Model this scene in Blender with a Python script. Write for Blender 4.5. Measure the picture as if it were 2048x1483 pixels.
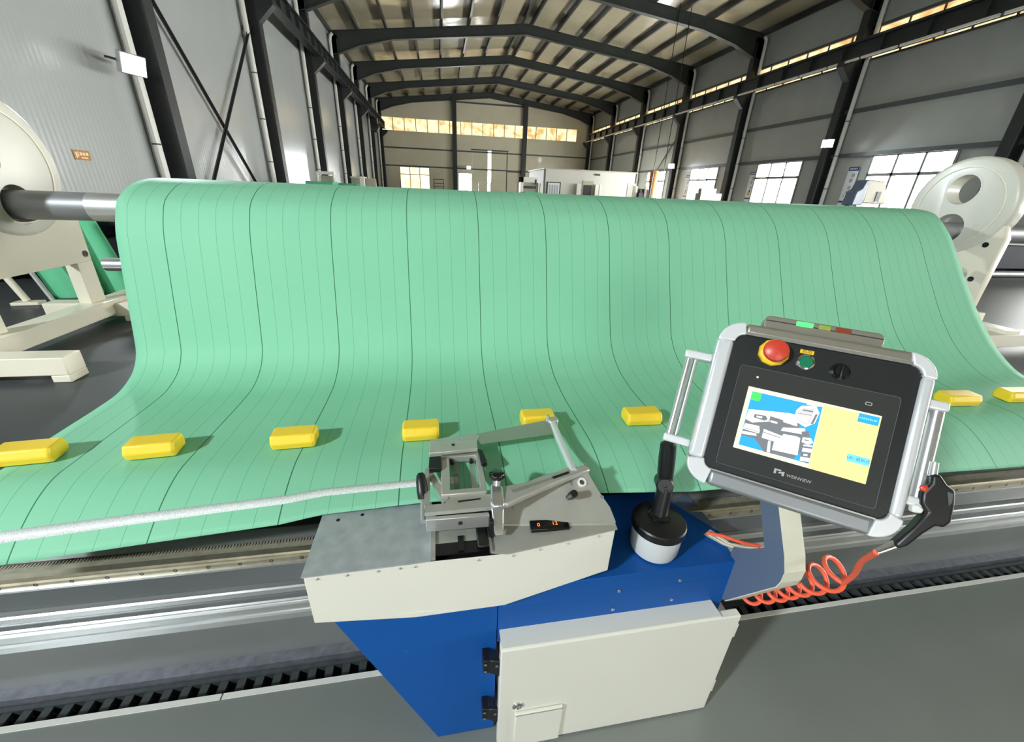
import bpy, bmesh, math, random
from mathutils import Vector as V, Matrix
random.seed(7)
S = bpy.context.scene
C = S.collection
for o in list(bpy.data.objects): bpy.data.objects.remove(o)

# ------------------------------------------------------------------ camera
FPX = 805.54
PITCH, YAW, ROLL = (math.radians(a) for a in (24.065, 10.495, 2.370))
EYE = V((0, 0, 1.65))
fw = V((math.sin(YAW)*math.cos(PITCH), math.cos(YAW)*math.cos(PITCH), -math.sin(PITCH)))
rt = V((math.cos(YAW), -math.sin(YAW), 0)); up = rt.cross(fw)
rt, up = rt*math.cos(ROLL)+up*math.sin(ROLL), up*math.cos(ROLL)-rt*math.sin(ROLL)
cam = bpy.data.cameras.new('camera'); co = bpy.data.objects.new('camera', cam); C.objects.link(co)
co.matrix_world = Matrix(((rt.x, up.x, -fw.x, EYE.x), (rt.y, up.y, -fw.y, EYE.y), (rt.z, up.z, -fw.z, EYE.z), (0, 0, 0, 1)))
cam.sensor_fit = 'HORIZONTAL'; cam.sensor_width = 36; cam.lens = FPX/2048*36
cam.clip_start = 0.02; cam.clip_end = 200
S.camera = co

# ------------------------------------------------------------------ world, daylight, exposure
w = bpy.data.worlds.new('sky'); S.world = w; w.use_nodes = True
bg = w.node_tree.nodes['Background']; bg.inputs[0].default_value = (0.80, 0.90, 1.0, 1); bg.inputs[1].default_value = 1.0
vs = S.view_settings; vs.view_transform = 'Standard'; vs.look = 'None'; vs.gamma = 1; vs.use_curve_mapping = False
vs.exposure = 0.42
LAMP_W = 150.0        # every floodlight on the columns
DOOR_W = 330.0        # daylight through the open door behind the operator
WIN_E, CLER_E = 38.0, 1.2
def area(name, loc, to, sx, sy, power, col=(1, 1, 1), spread=None):
    l = bpy.data.lights.new(name, 'AREA'); l.shape = 'RECTANGLE'; l.size = sx; l.size_y = sy; l.energy = power; l.color = col
    if spread: l.spread = spread
    o = bpy.data.objects.new(name, l); C.objects.link(o); o.location = loc
    o.rotation_euler = (V(to)-V(loc)).to_track_quat('-Z', 'Y').to_euler()
    return o
area('door_daylight', (-2.4, -13.7, 2.9), (.5, 0, 1.6), 4.2, 4.6, DOOR_W, (1.0, 0.98, 0.94))

# ------------------------------------------------------------------ materials
def lin(c):
    return tuple(((x/255)/12.92 if x/255 <= .04045 else ((x/255+.055)/1.055)**2.4) for x in c)+(1,)
MATS = {}
def mat(name, rgb, rough=.5, metal=0, noise=0, nscale=8, bump=0, bscale=200, emit=0, spec=.5, coat=0, alpha=1, trans=0, stretch=None):
    m = bpy.data.materials.new(name); m.use_nodes = True; nt = m.node_tree; b = nt.nodes['Principled BSDF']
    c = lin(rgb); b.inputs['Base Color'].default_value = c; b.inputs['Roughness'].default_value = rough
    b.inputs['Metallic'].default_value = metal; b.inputs['Specular IOR Level'].default_value = spec
    b.inputs['Coat Weight'].default_value = coat; b.inputs['Transmission Weight'].default_value = trans
    b.inputs['Alpha'].default_value = alpha
    if emit:
        b.inputs['Emission Color'].default_value = c; b.inputs['Emission Strength'].default_value = emit
    if noise or bump:
        tc = nt.nodes.new('ShaderNodeTexCoord'); mp = nt.nodes.new('ShaderNodeMapping'); nt.links.new(tc.outputs['Object'], mp.inputs[0])
        if stretch: mp.inputs['Scale'].default_value = stretch
    if noise:
        n = nt.nodes.new('ShaderNodeTexNoise'); n.inputs['Scale'].default_value = nscale; n.inputs['Detail'].default_value = 6
        nt.links.new(mp.outputs[0], n.inputs['Vector'])
        r = nt.nodes.new('ShaderNodeValToRGB'); r.color_ramp.elements[0].position = .05; r.color_ramp.elements[1].position = .95
        r.color_ramp.elements[0].color = tuple(x*(1-1.8*noise) for x in c[:3])+(1,)
        r.color_ramp.elements[1].color = tuple(min(1, x*(1+1.8*noise)) for x in c[:3])+(1,)
        nt.links.new(n.outputs['Fac'], r.inputs[0]); nt.links.new(r.outputs[0], b.inputs['Base Color'])
        mr = nt.nodes.new('ShaderNodeMapRange'); mr.inputs['To Min'].default_value = max(.02, rough-.025); mr.inputs['To Max'].default_value = min(1, rough+.025)
        nt.links.new(n.outputs['Fac'], mr.inputs['Value']); nt.links.new(mr.outputs[0], b.inputs['Roughness'])
    if bump:
        n2 = nt.nodes.new('ShaderNodeTexNoise'); n2.inputs['Scale'].default_value = bscale; n2.inputs['Detail'].default_value = 2
        nt.links.new(mp.outputs[0], n2.inputs['Vector'])
        bp = nt.nodes.new('ShaderNodeBump'); bp.inputs['Strength'].default_value = bump; bp.inputs['Distance'].default_value = .002
        nt.links.new(n2.outputs['Fac'], bp.inputs['Height']); nt.links.new(bp.outputs[0], b.inputs['Normal'])
    MATS[name] = m
    return m
def emis(name, rgb, e, stain=None, scale=3):
    m = bpy.data.materials.new(name); m.use_nodes = True; nt = m.node_tree; nt.nodes.remove(nt.nodes['Principled BSDF'])
    em = nt.nodes.new('ShaderNodeEmission'); em.inputs[0].default_value = lin(rgb); em.inputs[1].default_value = e
    nt.links.new(em.outputs[0], nt.nodes['Material Output'].inputs[0])
    if stain:
        tc = nt.nodes.new('ShaderNodeTexCoord'); n = nt.nodes.new('ShaderNodeTexNoise'); n.inputs['Scale'].default_value = scale; n.inputs['Detail'].default_value = 7; n.inputs['Distortion'].default_value = .6
        nt.links.new(tc.outputs['Object'], n.inputs['Vector'])
        r = nt.nodes.new('ShaderNodeValToRGB'); r.color_ramp.elements[0].position = .36; r.color_ramp.elements[1].position = .58
        r.color_ramp.elements[0].color = lin(stain); r.color_ramp.elements[1].color = lin(rgb)
        nt.links.new(n.outputs['Fac'], r.inputs[0]); nt.links.new(r.outputs[0], em.inputs[0])
    MATS[name] = m
    return m
mat('pit_floor', (128, 133, 128), .26, noise=.05, nscale=2.2, spec=.5)
mat('main_floor', (76, 79, 81), .42, noise=.06, nscale=1.6, spec=.14)
mat('floor_light', (150, 154, 148), .25, noise=.1, nscale=2)
mat('steel_dark', (44, 47, 48), .45, noise=.12, nscale=5)
mat('steel_green', (52, 58, 56), .5, noise=.15, nscale=4)
mat('wall_grey', (168, 171, 166), .33, noise=.05, nscale=1.5)
mat('girt', (78, 84, 84), .5)
mat('ceil', (188, 179, 152), .16, noise=.06, nscale=.7, bump=.0)
mat('end_wall', (216, 209, 184), .4, noise=.05, nscale=1)
mat('win_bar', (128, 130, 126), .5)
mat('pvc', (226, 226, 218), .35)
mat('rust', (80, 72, 60), .6, noise=.2)
mat('cream', (232, 230, 217), .38, noise=.02, nscale=3)
mat('cream_door', (226, 225, 213), .4, noise=.02, nscale=3)
mat('blue', (6, 82, 160), .5, bump=.06, bscale=600, spec=.3)
mat('plate', (192, 198, 204), .38, metal=.45, noise=.16, nscale=26)
mat('plate_b', (194, 194, 186), .32, metal=.5, noise=.08, nscale=14)
mat('alu', (216, 218, 220), .26, metal=.9)
mat('alu_soft', (205, 206, 204), .36, metal=.75)
mat('alu_ext', (212, 214, 214), .3, metal=.8, noise=.06, nscale=4)
mat('chrome', (225, 225, 225), .12, metal=1)
mat('guide', (176, 168, 146), .33, metal=.75, noise=.18, nscale=25)
mat('rack', (190, 182, 158), .45, metal=.45, noise=.2, nscale=40)
mat('black', (22, 23, 24), .38)
mat('black_gloss', (16, 17, 18), .16)
mat('chain', (66, 71, 71), .5, noise=.3, nscale=30)
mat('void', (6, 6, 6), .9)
mat('bed_grey', (84, 89, 89), .35, noise=.06, nscale=3)
mat('pit_grey', (118, 122, 120), .4, noise=.08, nscale=3)
mat('galv', (140, 142, 150), .42, metal=.5, noise=.25, nscale=30)
mat('yellow', (250, 212, 52), .42, bump=.05, bscale=300)
mat('orange', (250, 104, 72), .4)
mat('panel_face', (36, 39, 40), .3, bump=.08, bscale=900)
mat('panel_glass', (56, 58, 57), .2)
mat('panel_line', (90, 94, 94), .3)
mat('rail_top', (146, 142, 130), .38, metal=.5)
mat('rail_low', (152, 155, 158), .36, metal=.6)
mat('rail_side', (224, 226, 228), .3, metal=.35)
mat('corner', (226, 227, 228), .3, metal=.25)
mat('arm', (96, 110, 132), .26)
mat('arm_edge', (222, 220, 200), .32, noise=.05, nscale=10)
mat('red', (206, 66, 46), .35)
mat('estop_y', (245, 200, 36), .4)
mat('btn_green', (18, 120, 84), .3)
mat('jar', (214, 217, 217), .22, spec=.6, coat=.3)
mat('grey_print', (176, 178, 176), .4)
mat('print_dark', (60, 50, 20), .5)
mat('white_stand', (232, 226, 206), .34, noise=.03, nscale=4)
mat('white_disc', (216, 214, 202), .28, noise=.02, nscale=4)
mat('core', (142, 144, 146), .46, metal=.5, noise=.12, nscale=3, stretch=(.3, 6, 6))
mat('green_roll', (96, 196, 146), .6, noise=.05, nscale=4)
mat('navy', (30, 36, 46), .6, spec=.15)
mat('white_paint', (232, 232, 224), .4)
mat('cabin', (206, 205, 196), .5)
mat('beige', (176, 170, 152), .45)
mat('orange_cloth', (196, 140, 86), .7, noise=.25, nscale=14)
mat('sign_or', (176, 120, 60), .4)
mat('sign_text', (238, 220, 170), .4)
mat('banner', (226, 230, 234), .4)
mat('banner_blue', (38, 66, 118), .4)
mat('banner_pic', (170, 172, 176), .4)
mat('banner_warm', (206, 160, 96), .4)
mat('acrylic', (190, 196, 190), .06, trans=.75, alpha=1)
mat('blade', (168, 182, 168), .28, metal=.6)  # steel tinted grey-green: the reflected green is mixed into its colour
emis('win', (255, 255, 250), WIN_E)
emis('win_warm', (255, 238, 190), 1.6, (244, 206, 140), 1.5)
emis('cler', (255, 232, 180), CLER_E, (206, 160, 98), 1.4)
emis('lampglow', (255, 255, 255), 60)
emis('gap', (255, 255, 250), 9)
emis('scr_yellow', (255, 243, 158), 1.0)
emis('scr_cream', (252, 246, 214), 1.0)
emis('scr_blue', (62, 176, 254), 1.0)
emis('scr_lblue', (128, 222, 246), 1.0)
emis('scr_white', (252, 253, 250), 1.0)
emis('scr_grey', (126, 132, 136), 1.0)
emis('scr_lgrey', (214, 216, 216), 1.0)
emis('scr_green', (92, 244, 112), 1.0)
emis('scr_ink', (66, 140, 200), 1.0)
emis('led_green', (84, 246, 116), 1.6)
mat('led_yellow', (150, 164, 74), .3)
mat('led_red', (134, 62, 36), .3)
emis('digit', (255, 92, 40), 3.0)
emis('ledw', (230, 230, 210), 1.0)

def wall_left_mat():
    m = mat('wall_left', (172, 176, 174), .22)
    nt = m.node_tree; b = nt.nodes['Principled BSDF']
    tc = nt.nodes.new('ShaderNodeTexCoord'); sx = nt.nodes.new('ShaderNodeSeparateXYZ'); nt.links.new(tc.outputs['Object'], sx.inputs[0])
    hs = None
    for k, (per, amp) in enumerate(((.095, 1.0), (.95, 1.4))):
        d = nt.nodes.new('ShaderNodeMath'); d.operation = 'MULTIPLY'; d.inputs[1].default_value = 2*math.pi/per; nt.links.new(sx.outputs['Y'], d.inputs[0])
        s = nt.nodes.new('ShaderNodeMath'); s.operation = 'SINE'; nt.links.new(d.outputs[0], s.inputs[0])
        p = nt.nodes.new('ShaderNodeMath'); p.operation = 'MULTIPLY'; p.inputs[1].default_value = amp; nt.links.new(s.outputs[0], p.inputs[0])
        if hs is None: hs = p
        else:
            a = nt.nodes.new('ShaderNodeMath'); a.operation = 'ADD'; nt.links.new(hs.outputs[0], a.inputs[0]); nt.links.new(p.outputs[0], a.inputs[1]); hs = a
    bp = nt.nodes.new('ShaderNodeBump'); bp.inputs['Strength'].default_value = .36; bp.inputs['Distance'].default_value = .0016
    nt.links.new(hs.outputs[0], bp.inputs['Height']); nt.links.new(bp.outputs[0], b.inputs['Normal'])
wall_left_mat()
def ceil_mat():
    m = MATS['ceil']; nt = m.node_tree; b = nt.nodes['Principled BSDF']
    tc = nt.nodes.new('ShaderNodeTexCoord'); n = nt.nodes.new('ShaderNodeTexNoise'); n.inputs['Scale'].default_value = .55; n.inputs['Detail'].default_value = 3
    nt.links.new(tc.outputs['Object'], n.inputs['Vector'])
    bp = nt.nodes.new('ShaderNodeBump'); bp.inputs['Strength'].default_value = .35; bp.inputs['Distance'].default_value = .12
    nt.links.new(n.outputs['Fac'], bp.inputs['Height']); nt.links.new(bp.outputs[0], b.inputs['Normal'])
ceil_mat()
X0L, LSP = -1.061, .0616          # first warp line and line spacing on the fabric
def fabric_mat():
    m = mat('fabric', (122, 206, 162), .62, spec=.3)
    nt = m.node_tree; b = nt.nodes['Principled BSDF']; L = nt.links.new
    tc = nt.nodes.new('ShaderNodeTexCoord'); sx = nt.nodes.new('ShaderNodeSeparateXYZ'); L(tc.outputs['Object'], sx.inputs[0])
    def mth(op, a, bb):
        n = nt.nodes.new('ShaderNodeMath'); n.operation = op
        for i, q in enumerate((a, bb)):
            if q is None: continue
            if isinstance(q, (int, float)): n.inputs[i].default_value = q
            else: L(q, n.inputs[i])
        return n.outputs[0]
    def line(period, width):
        p = mth('MULTIPLY', mth('SUBTRACT', sx.outputs['X'], X0L-50*period+period/2), 1/period)
        d = mth('ABSOLUTE', mth('SUBTRACT', mth('FRACT', p, None), .5), None)
        return mth('LESS_THAN', d, width/period/2)
    thin, bold = line(LSP, .0016), line(LSP*5, .0034)
    n = nt.nodes.new('ShaderNodeTexNoise'); n.inputs['Scale'].default_value = 3; n.inputs['Detail'].default_value = 4; L(tc.outputs['Object'], n.inputs['Vector'])
    base = nt.nodes.new('ShaderNodeMixRGB'); base.inputs[1].default_value = lin((126, 197, 160)); base.inputs[2].default_value = lin((139, 206, 170)); L(n.outputs['Fac'], base.inputs[0])
    m1 = nt.nodes.new('ShaderNodeMixRGB'); m1.inputs[2].default_value = lin((84, 160, 122)); L(mth('MULTIPLY', thin, .85), m1.inputs[0]); L(base.outputs[0], m1.inputs[1])
    m2 = nt.nodes.new('ShaderNodeMixRGB'); m2.inputs[2].default_value = lin((44, 104, 76)); L(mth('MULTIPLY', bold, .9), m2.inputs[0]); L(m1.outputs[0], m2.inputs[1])
    L(m2.outputs[0], b.inputs['Base Color'])
fabric_mat()
def tape_mat():
    m = mat('tape', (222, 226, 222), .5)
    nt = m.node_tree; b = nt.nodes['Principled BSDF']; L = nt.links.new
    tc = nt.nodes.new('ShaderNodeTexCoord'); v = nt.nodes.new('ShaderNodeTexVoronoi'); v.inputs['Scale'].default_value = 420
    L(tc.outputs['Object'], v.inputs['Vector'])
    r = nt.nodes.new('ShaderNodeValToRGB'); r.color_ramp.elements[0].color = lin((186, 176, 186)); r.color_ramp.elements[1].color = lin((226, 236, 230)); r.color_ramp.elements[0].position = .15; r.color_ramp.elements[1].position = .6
    L(v.outputs['Distance'], r.inputs[0]); L(r.outputs[0], b.inputs['Base Color'])
tape_mat()

# ------------------------------------------------------------------ mesh helpers
ORG = {}
class MB:
    def __init__(s): s.v = []; s.f = []
    def add(s, vs, fs):
        n = len(s.v); s.v += [tuple(p) for p in vs]; s.f += [tuple(n+i for i in q) for q in fs]; return s
    def box(s, x0, x1, y0, y1, z0, z1):
        return s.add([(x, y, z) for z in (z0, z1) for y in (y0, y1) for x in (x0, x1)], [(0, 2, 3, 1), (4, 5, 7, 6), (0, 1, 5, 4), (2, 6, 7, 3), (0, 4, 6, 2), (1, 3, 7, 5)])
    def obox(s, c, ax, h):
        c = V(c); a = [V(q).normalized()*k for q, k in zip(ax, h)]
        return s.add([c+a[0]*i+a[1]*j+a[2]*k for k in (-1, 1) for j in (-1, 1) for i in (-1, 1)], [(0, 2, 3, 1), (4, 5, 7, 6), (0, 1, 5, 4), (2, 6, 7, 3), (0, 4, 6, 2), (1, 3, 7, 5)])
    def bar(s, p0, p1, wd, ht, upv=(0, 0, 1)):
        p0, p1 = V(p0), V(p1); d = (p1-p0); sd = d.cross(V(upv)).normalized(); u2 = sd.cross(d).normalized()
        return s.obox((p0+p1)/2, (d, sd, u2), (d.length/2, wd/2, ht/2))
    def prism(s, pts, vec):
        n = len(pts); pts = [V(p) for p in pts]; vec = V(vec)
        return s.add(pts+[p+vec for p in pts], [tuple(range(n-1, -1, -1)), tuple(range(n, 2*n))]+[(i, (i+1) % n, n+(i+1) % n, n+i) for i in range(n)])
    def ring(s, outer, inner, vec):
        n = len(outer); vec = V(vec); O = [V(p) for p in outer]; I = [V(p) for p in inner]
        vs_ = O+I+[p+vec for p in O]+[p+vec for p in I]; fs = []
        for i in range(n):
            j = (i+1) % n
            fs += [(i, j, n+j, n+i), (2*n+i, 3*n+i, 3*n+j, 2*n+j), (i, 2*n+i, 2*n+j, j), (n+i, n+j, 3*n+j, 3*n+i)]
        return s.add(vs_, fs)
    def tube(s, pts, r, n=12, caps=True):
        pts = [V(p) for p in pts]; m = len(pts); rr = r if isinstance(r, (list, tuple)) else [r]*m
        t0 = (pts[1]-pts[0]).normalized(); a = t0.orthogonal().normalized(); vs_ = []
        for i, p in enumerate(pts):
            t = (pts[min(i+1, m-1)]-pts[max(i-1, 0)]).normalized()
            a = (a-t*a.dot(t)).normalized(); b = t.cross(a)
            vs_ += [p+(a*math.cos(2*math.pi*k/n)+b*math.sin(2*math.pi*k/n))*rr[i] for k in range(n)]
        fs = [(i*n+k, i*n+(k+1) % n, (i+1)*n+(k+1) % n, (i+1)*n+k) for i in range(m-1) for k in range(n)]
        if caps: fs += [tuple(range(n-1, -1, -1)), tuple(range((m-1)*n, m*n))]
        return s.add(vs_, fs)
    def cyl(s, p0, p1, r0, r1=None, n=20): return s.tube([p0, p1], [r0, r0 if r1 is None else r1], n)
    def lathe(s, o, axis, prof, n=28):
        o = V(o); ax = V(axis).normalized(); a = ax.orthogonal().normalized(); b = ax.cross(a); m = len(prof)
        vs_ = [o+ax*h+(a*math.cos(2*math.pi*k/n)+b*math.sin(2*math.pi*k/n))*max(r, 1e-5) for r, h in prof for k in range(n)]
        fs = [(i*n+k, i*n+(k+1) % n, (i+1)*n+(k+1) % n, (i+1)*n+k) for i in range(m-1) for k in range(n)]
        fs += [tuple(range(n-1, -1, -1)), tuple(range((m-1)*n, m*n))]
        return s.add(vs_, fs)
    def build(s, name, m, parent=None, bevel=0, seg=2, smooth=35, org=None):
        og = V(org) if org is not None else (ORG[parent.name] if parent else V((0, 0, 0)))
        me = bpy.data.meshes.new(name); me.from_pydata([V(p)-og for p in s.v], [], s.f)
        b = bmesh.new(); b.from_mesh(me); bmesh.ops.recalc_face_normals(b, faces=b.faces); b.to_mesh(me); b.free()
        me.materials.append(MATS[m])
        for p in me.polygons: p.use_smooth = True
        me.set_sharp_from_angle(angle=math.radians(smooth))
        o = bpy.data.objects.new(name, me); C.objects.link(o)
        if parent: o.parent = parent
        else: o.location = og
        ORG[o.name] = og
        if bevel:
            bm_ = o.modifiers.new('bevel', 'BEVEL'); bm_.width = bevel; bm_.segments = seg; bm_.limit_method = 'ANGLE'; bm_.angle_limit = math.radians(40)
        return o
def thing(name, label, cat, loc, group=None):
    o = bpy.data.objects.new(name, None); C.objects.link(o); o.location = loc; o.empty_display_size = .1
    ORG[o.name] = V(loc); return tag(o, label, cat, group)
def tag(o, label, cat, group=None):
    o['label'] = label; o['category'] = cat
    if group: o['group'] = group
    return o
def struct(o, label=None):
    o['kind'] = 'structure'
    if label: o['label'] = label
    return o
def sroot(name, label, loc=(0, 0, 0)):
    o = bpy.data.objects.new(name, None); C.objects.link(o); o.location = loc; ORG[o.name] = V(loc); return struct(o, label)
def copy_part(src, parent, offset):
    c = src.copy(); C.objects.link(c); c.parent = parent; c.location = src.location+V(offset); ORG[c.name] = ORG[src.name]+V(offset); return c
def text_mesh(name, s, size, o, ax, ay, m, parent, align='CENTER', depth=.0006):
    cu = bpy.data.curves.new(name, 'FONT'); cu.body = s; cu.size = size; cu.extrude = depth; cu.align_x = align; cu.align_y = 'CENTER'
    t = bpy.data.objects.new('tmp', cu); C.objects.link(t)
    me = bpy.data.meshes.new_from_object(t.evaluated_get(bpy.context.evaluated_depsgraph_get())); bpy.data.objects.remove(t)
    ax, ay = V(ax).normalized(), V(ay).normalized(); az = ax.cross(ay); og = ORG[parent.name]
    me.transform(Matrix(((ax.x, ay.x, az.x, o[0]-og.x), (ax.y, ay.y, az.y, o[1]-og.y), (ax.z, ay.z, az.z, o[2]-og.z), (0, 0, 0, 1))))
    me.materials.clear(); me.materials.append(MATS[m])
    ob = bpy.data.objects.new(name, me); C.objects.link(ob); ob.parent = parent; ORG[ob.name] = og; return ob
def circle_pts(o, a, b, r, n=28, ph=0):
    o, a, b = V(o), V(a), V(b)
    return [o+a*(r*math.cos(2*math.pi*k/n+ph))+b*(r*math.sin(2*math.pi*k/n+ph)) for k in range(n)]

# ------------------------------------------------------------------ hall
FZ = .885                                   # level of the workshop floor; the operator's pit lies at 0
XL, XR, YB, YE = -5.5, 16.0, -14.0, 46.3
XM = (XL+XR)/2
EAVE, RIDGE = 9.25, 10.45
COLY = [10.3+5.96*k for k in range(-4, 7)]
struct(MB().box(XL, XR, 1.12, YE, FZ-.25, FZ).build('floor', 'main_floor'), 'dark grey glossy workshop floor')
struct(MB().box(XL, XR, YB, .967, -.25, 0).build('floor_pit', 'pit_floor'), 'grey painted floor of the operator pit')
wp = struct(MB().box(XL, XR, 1.12, 1.4, -.3, FZ-.25).build('wall_pit', 'pit_grey'), 'grey side wall of the pit below the rails')
tr = sroot('trim_1', 'cable trough along the pit floor edge')
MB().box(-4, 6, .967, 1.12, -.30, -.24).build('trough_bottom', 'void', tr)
MB().box(-4, 6, 1.078, 1.12, -.24, -.03).build('ledge', 'galv', tr)
for i in range(6):
    MB().box(-4+i*1.6, -4+i*1.6+1.594, .957, .976, -.05, .003).build('edge_strip', 'pvc', tr)
# floor marking lines
MB().box(5.2, 5.28, 3.2, 12, FZ, FZ+.002).build('floor_line', 'pvc', bpy.data.objects['floor'])

def holed_wall(name, m, axis, c0, c1, u0, u1, z0, z1, holes, label):
    us = sorted({u0, u1, *[h[0] for h in holes], *[h[1] for h in holes]}); zs = sorted({z0, z1, *[h[2] for h in holes], *[h[3] for h in holes]})
    b = MB()
    for i in range(len(us)-1):
        for j in range(len(zs)-1):
            uc, zc = (us[i]+us[i+1])/2, (zs[j]+zs[j+1])/2
            if any(h[0] < uc < h[1] and h[2] < zc < h[3] for h in holes): continue
            if axis == 'x': b.box(c0, c1, us[i], us[i+1], zs[j], zs[j+1])
            else: b.box(us[i], us[i+1], c0, c1, zs[j], zs[j+1])
    return struct(b.build(name, m), label)
WZ0, WZ1, WBAR = 1.25, 3.36, 2.70
RW = [(11.70-5.96*k, 14.45-5.96*k) for k in range(-4, 4)]
wr = holed_wall('wall_right', 'wall_grey', 'x', XR, XR+.15, YB, YE, -.3, RIDGE, [(a, b_, WZ0, WZ1) for a, b_ in RW]+[(YB+.3, YE-.4, 6.62, 7.56)], 'grey panelled side wall with windows and a clerestory strip')
wl = struct(MB().box(XL-.15, XL, YB, YE, -.3, RIDGE).build('wall_left', 'wall_left'), 'shiny white ribbed metal side wall')
we = holed_wall('wall_end', 'end_wall', 'y', YE, YE+.15, XL, XR, -.3, RIDGE+.2, [(-3.68, -.78, .95, 3.46), (-5.15, 14.35, 6.56, 7.64), (2.15, 3.50, .95, 3.12), (3.56, 7.15, FZ, 5.28)], 'beige metal end wall with window strip and sliding door')
wb = holed_wall('wall_back', 'end_wall', 'y', YB-.15, YB, XL, XR, -.3, RIDGE+.2, [(-4.6, -.2, 0, 5.3)], 'beige metal wall behind the operator with open door')
for z in (3.42, 4.95):
    MB().box(XR-.09, XR, YB, YE, z-.07, z+.07).build('girt', 'girt', wr)
for z in (3.49+.04, 5.10): MB().box(XL, XR, YE-.08, YE, z-.06, z+.06).build('girt', 'girt', we)
MB().box(1.8, 8.9, YE-.08, YE, 9.2, 9.32).build('girt', 'girt', we)
MB().box(XR-.05, XR, YB, YE, 6.56, 6.62).build('girt', 'girt', wr); MB().box(XR-.05, XR, YB, YE, 7.56, 7.66).build('girt', 'girt', wr)
wn = 0
for a, b_ in RW:                              # side windows, six panes each
    wn += 1; rootw = sroot('window_%d' % wn, 'white framed side window with six bright panes', (XR, (a+b_)/2, WZ0))
    cols = [a, a+(b_-a)/3, a+2*(b_-a)/3, b_]
    fr = MB()
    for y in cols: fr.box(XR-.04, XR+.09, y-.04, y+.04, WZ0, WZ1)
    for z in (WZ0, WBAR, WZ1): fr.box(XR-.04, XR+.09, a, b_, z-.05, z+.05)
    fr.build('window_frame', 'win_bar', rootw)
    for i in range(3):
        for z0, z1 in ((WZ0, WBAR), (WBAR, WZ1)): MB().box(XR+.05, XR+.07, cols[i], cols[i+1], z0, z1).build('pane', 'win', rootw)
rootw = sroot('window_20', 'clerestory strip of stained panes along the right wall', (XR, 10, 6.6))
y = YB+.3; k = 0
while y < YE-.5:
    y1 = min(y+1.06, YE-.4)
    MB().box(XR+.04, XR+.06, y+.02, y1-.02, 6.62, 7.56).build('pane', 'cler', rootw); MB().box(XR+.0, XR+.1, y-.025, y+.025, 6.62, 7.56).build('mullion', 'girt', rootw); y = y1
rootw = sroot('window_21', 'clerestory strip of warm stained panes on the end wall', (5, YE, 6.6))
x = -5.15
while x < 14.3:
    x1 = min(x+1.085, 14.35)
    MB().box(x+.02, x1-.02, YE+.04, YE+.06, 6.56, 7.64).build('pane', 'cler', rootw); MB().box(x-.03, x+.03, YE, YE+.1, 6.56, 7.64).build('mullion', 'girt', rootw); x = x1
def end_window(n, x0, x1, z0, z1, bar, nc, m, label):
    r_ = sroot('window_%d' % n, label, (x0, YE, z0)); f = MB()
    xs = [x0+(x1-x0)*i/nc for i in range(nc+1)]
    for x in xs: f.box(x-.035, x+.035, YE-.02, YE+.1, z0, z1)
    for z in (z0, bar, z1): f.box(x0, x1, YE-.02, YE+.1, z-.035, z+.035)
    f.build('window_frame', 'beige', r_)
    for i in range(nc):
        for q0, q1 in ((z0, bar), (bar, z1)): MB().box(xs[i], xs[i+1], YE+.05, YE+.07, q0, q1).build('pane', m, r_)
end_window(22, -3.68, -.78, .95, 3.46, 2.78, 3, 'win_warm', 'sunlit end wall window glowing warm yellow')
end_window(23, 2.15, 3.50, .95, 3.12, 2.6, 1, 'win', 'pale end wall window beside the sliding door')
dr = sroot('door_1', 'tall two leaf sliding door standing ajar with bright gap', (5.3, YE, FZ))
MB().box(3.56, 5.15, YE+.02, YE+.08, FZ, 5.28).build('door_leaf', 'end_wall', dr); MB().box(5.50, 7.15, YE+.02, YE+.08, FZ, 5.28).build('door_leaf', 'end_wall', dr)
MB().box(5.15, 5.50, YE+.1, YE+.12, FZ, 5.28).build('daylight_gap', 'gap', dr)
MB().box(3.45, 7.25, YE-.06, YE, 5.26, 5.36).build('door_track', 'girt', dr); MB().box(3.50, 3.58, YE-.03, YE+.1, FZ, 5.28).build('door_jamb', 'pvc', dr); MB().box(7.13, 7.2, YE-.03, YE+.1, FZ, 5.28).build('door_jamb', 'girt', dr)
MB().box(7.2, 8.7, YE-.06, YE, 3.4, 3.52).build('girt', 'girt', we)

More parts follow.
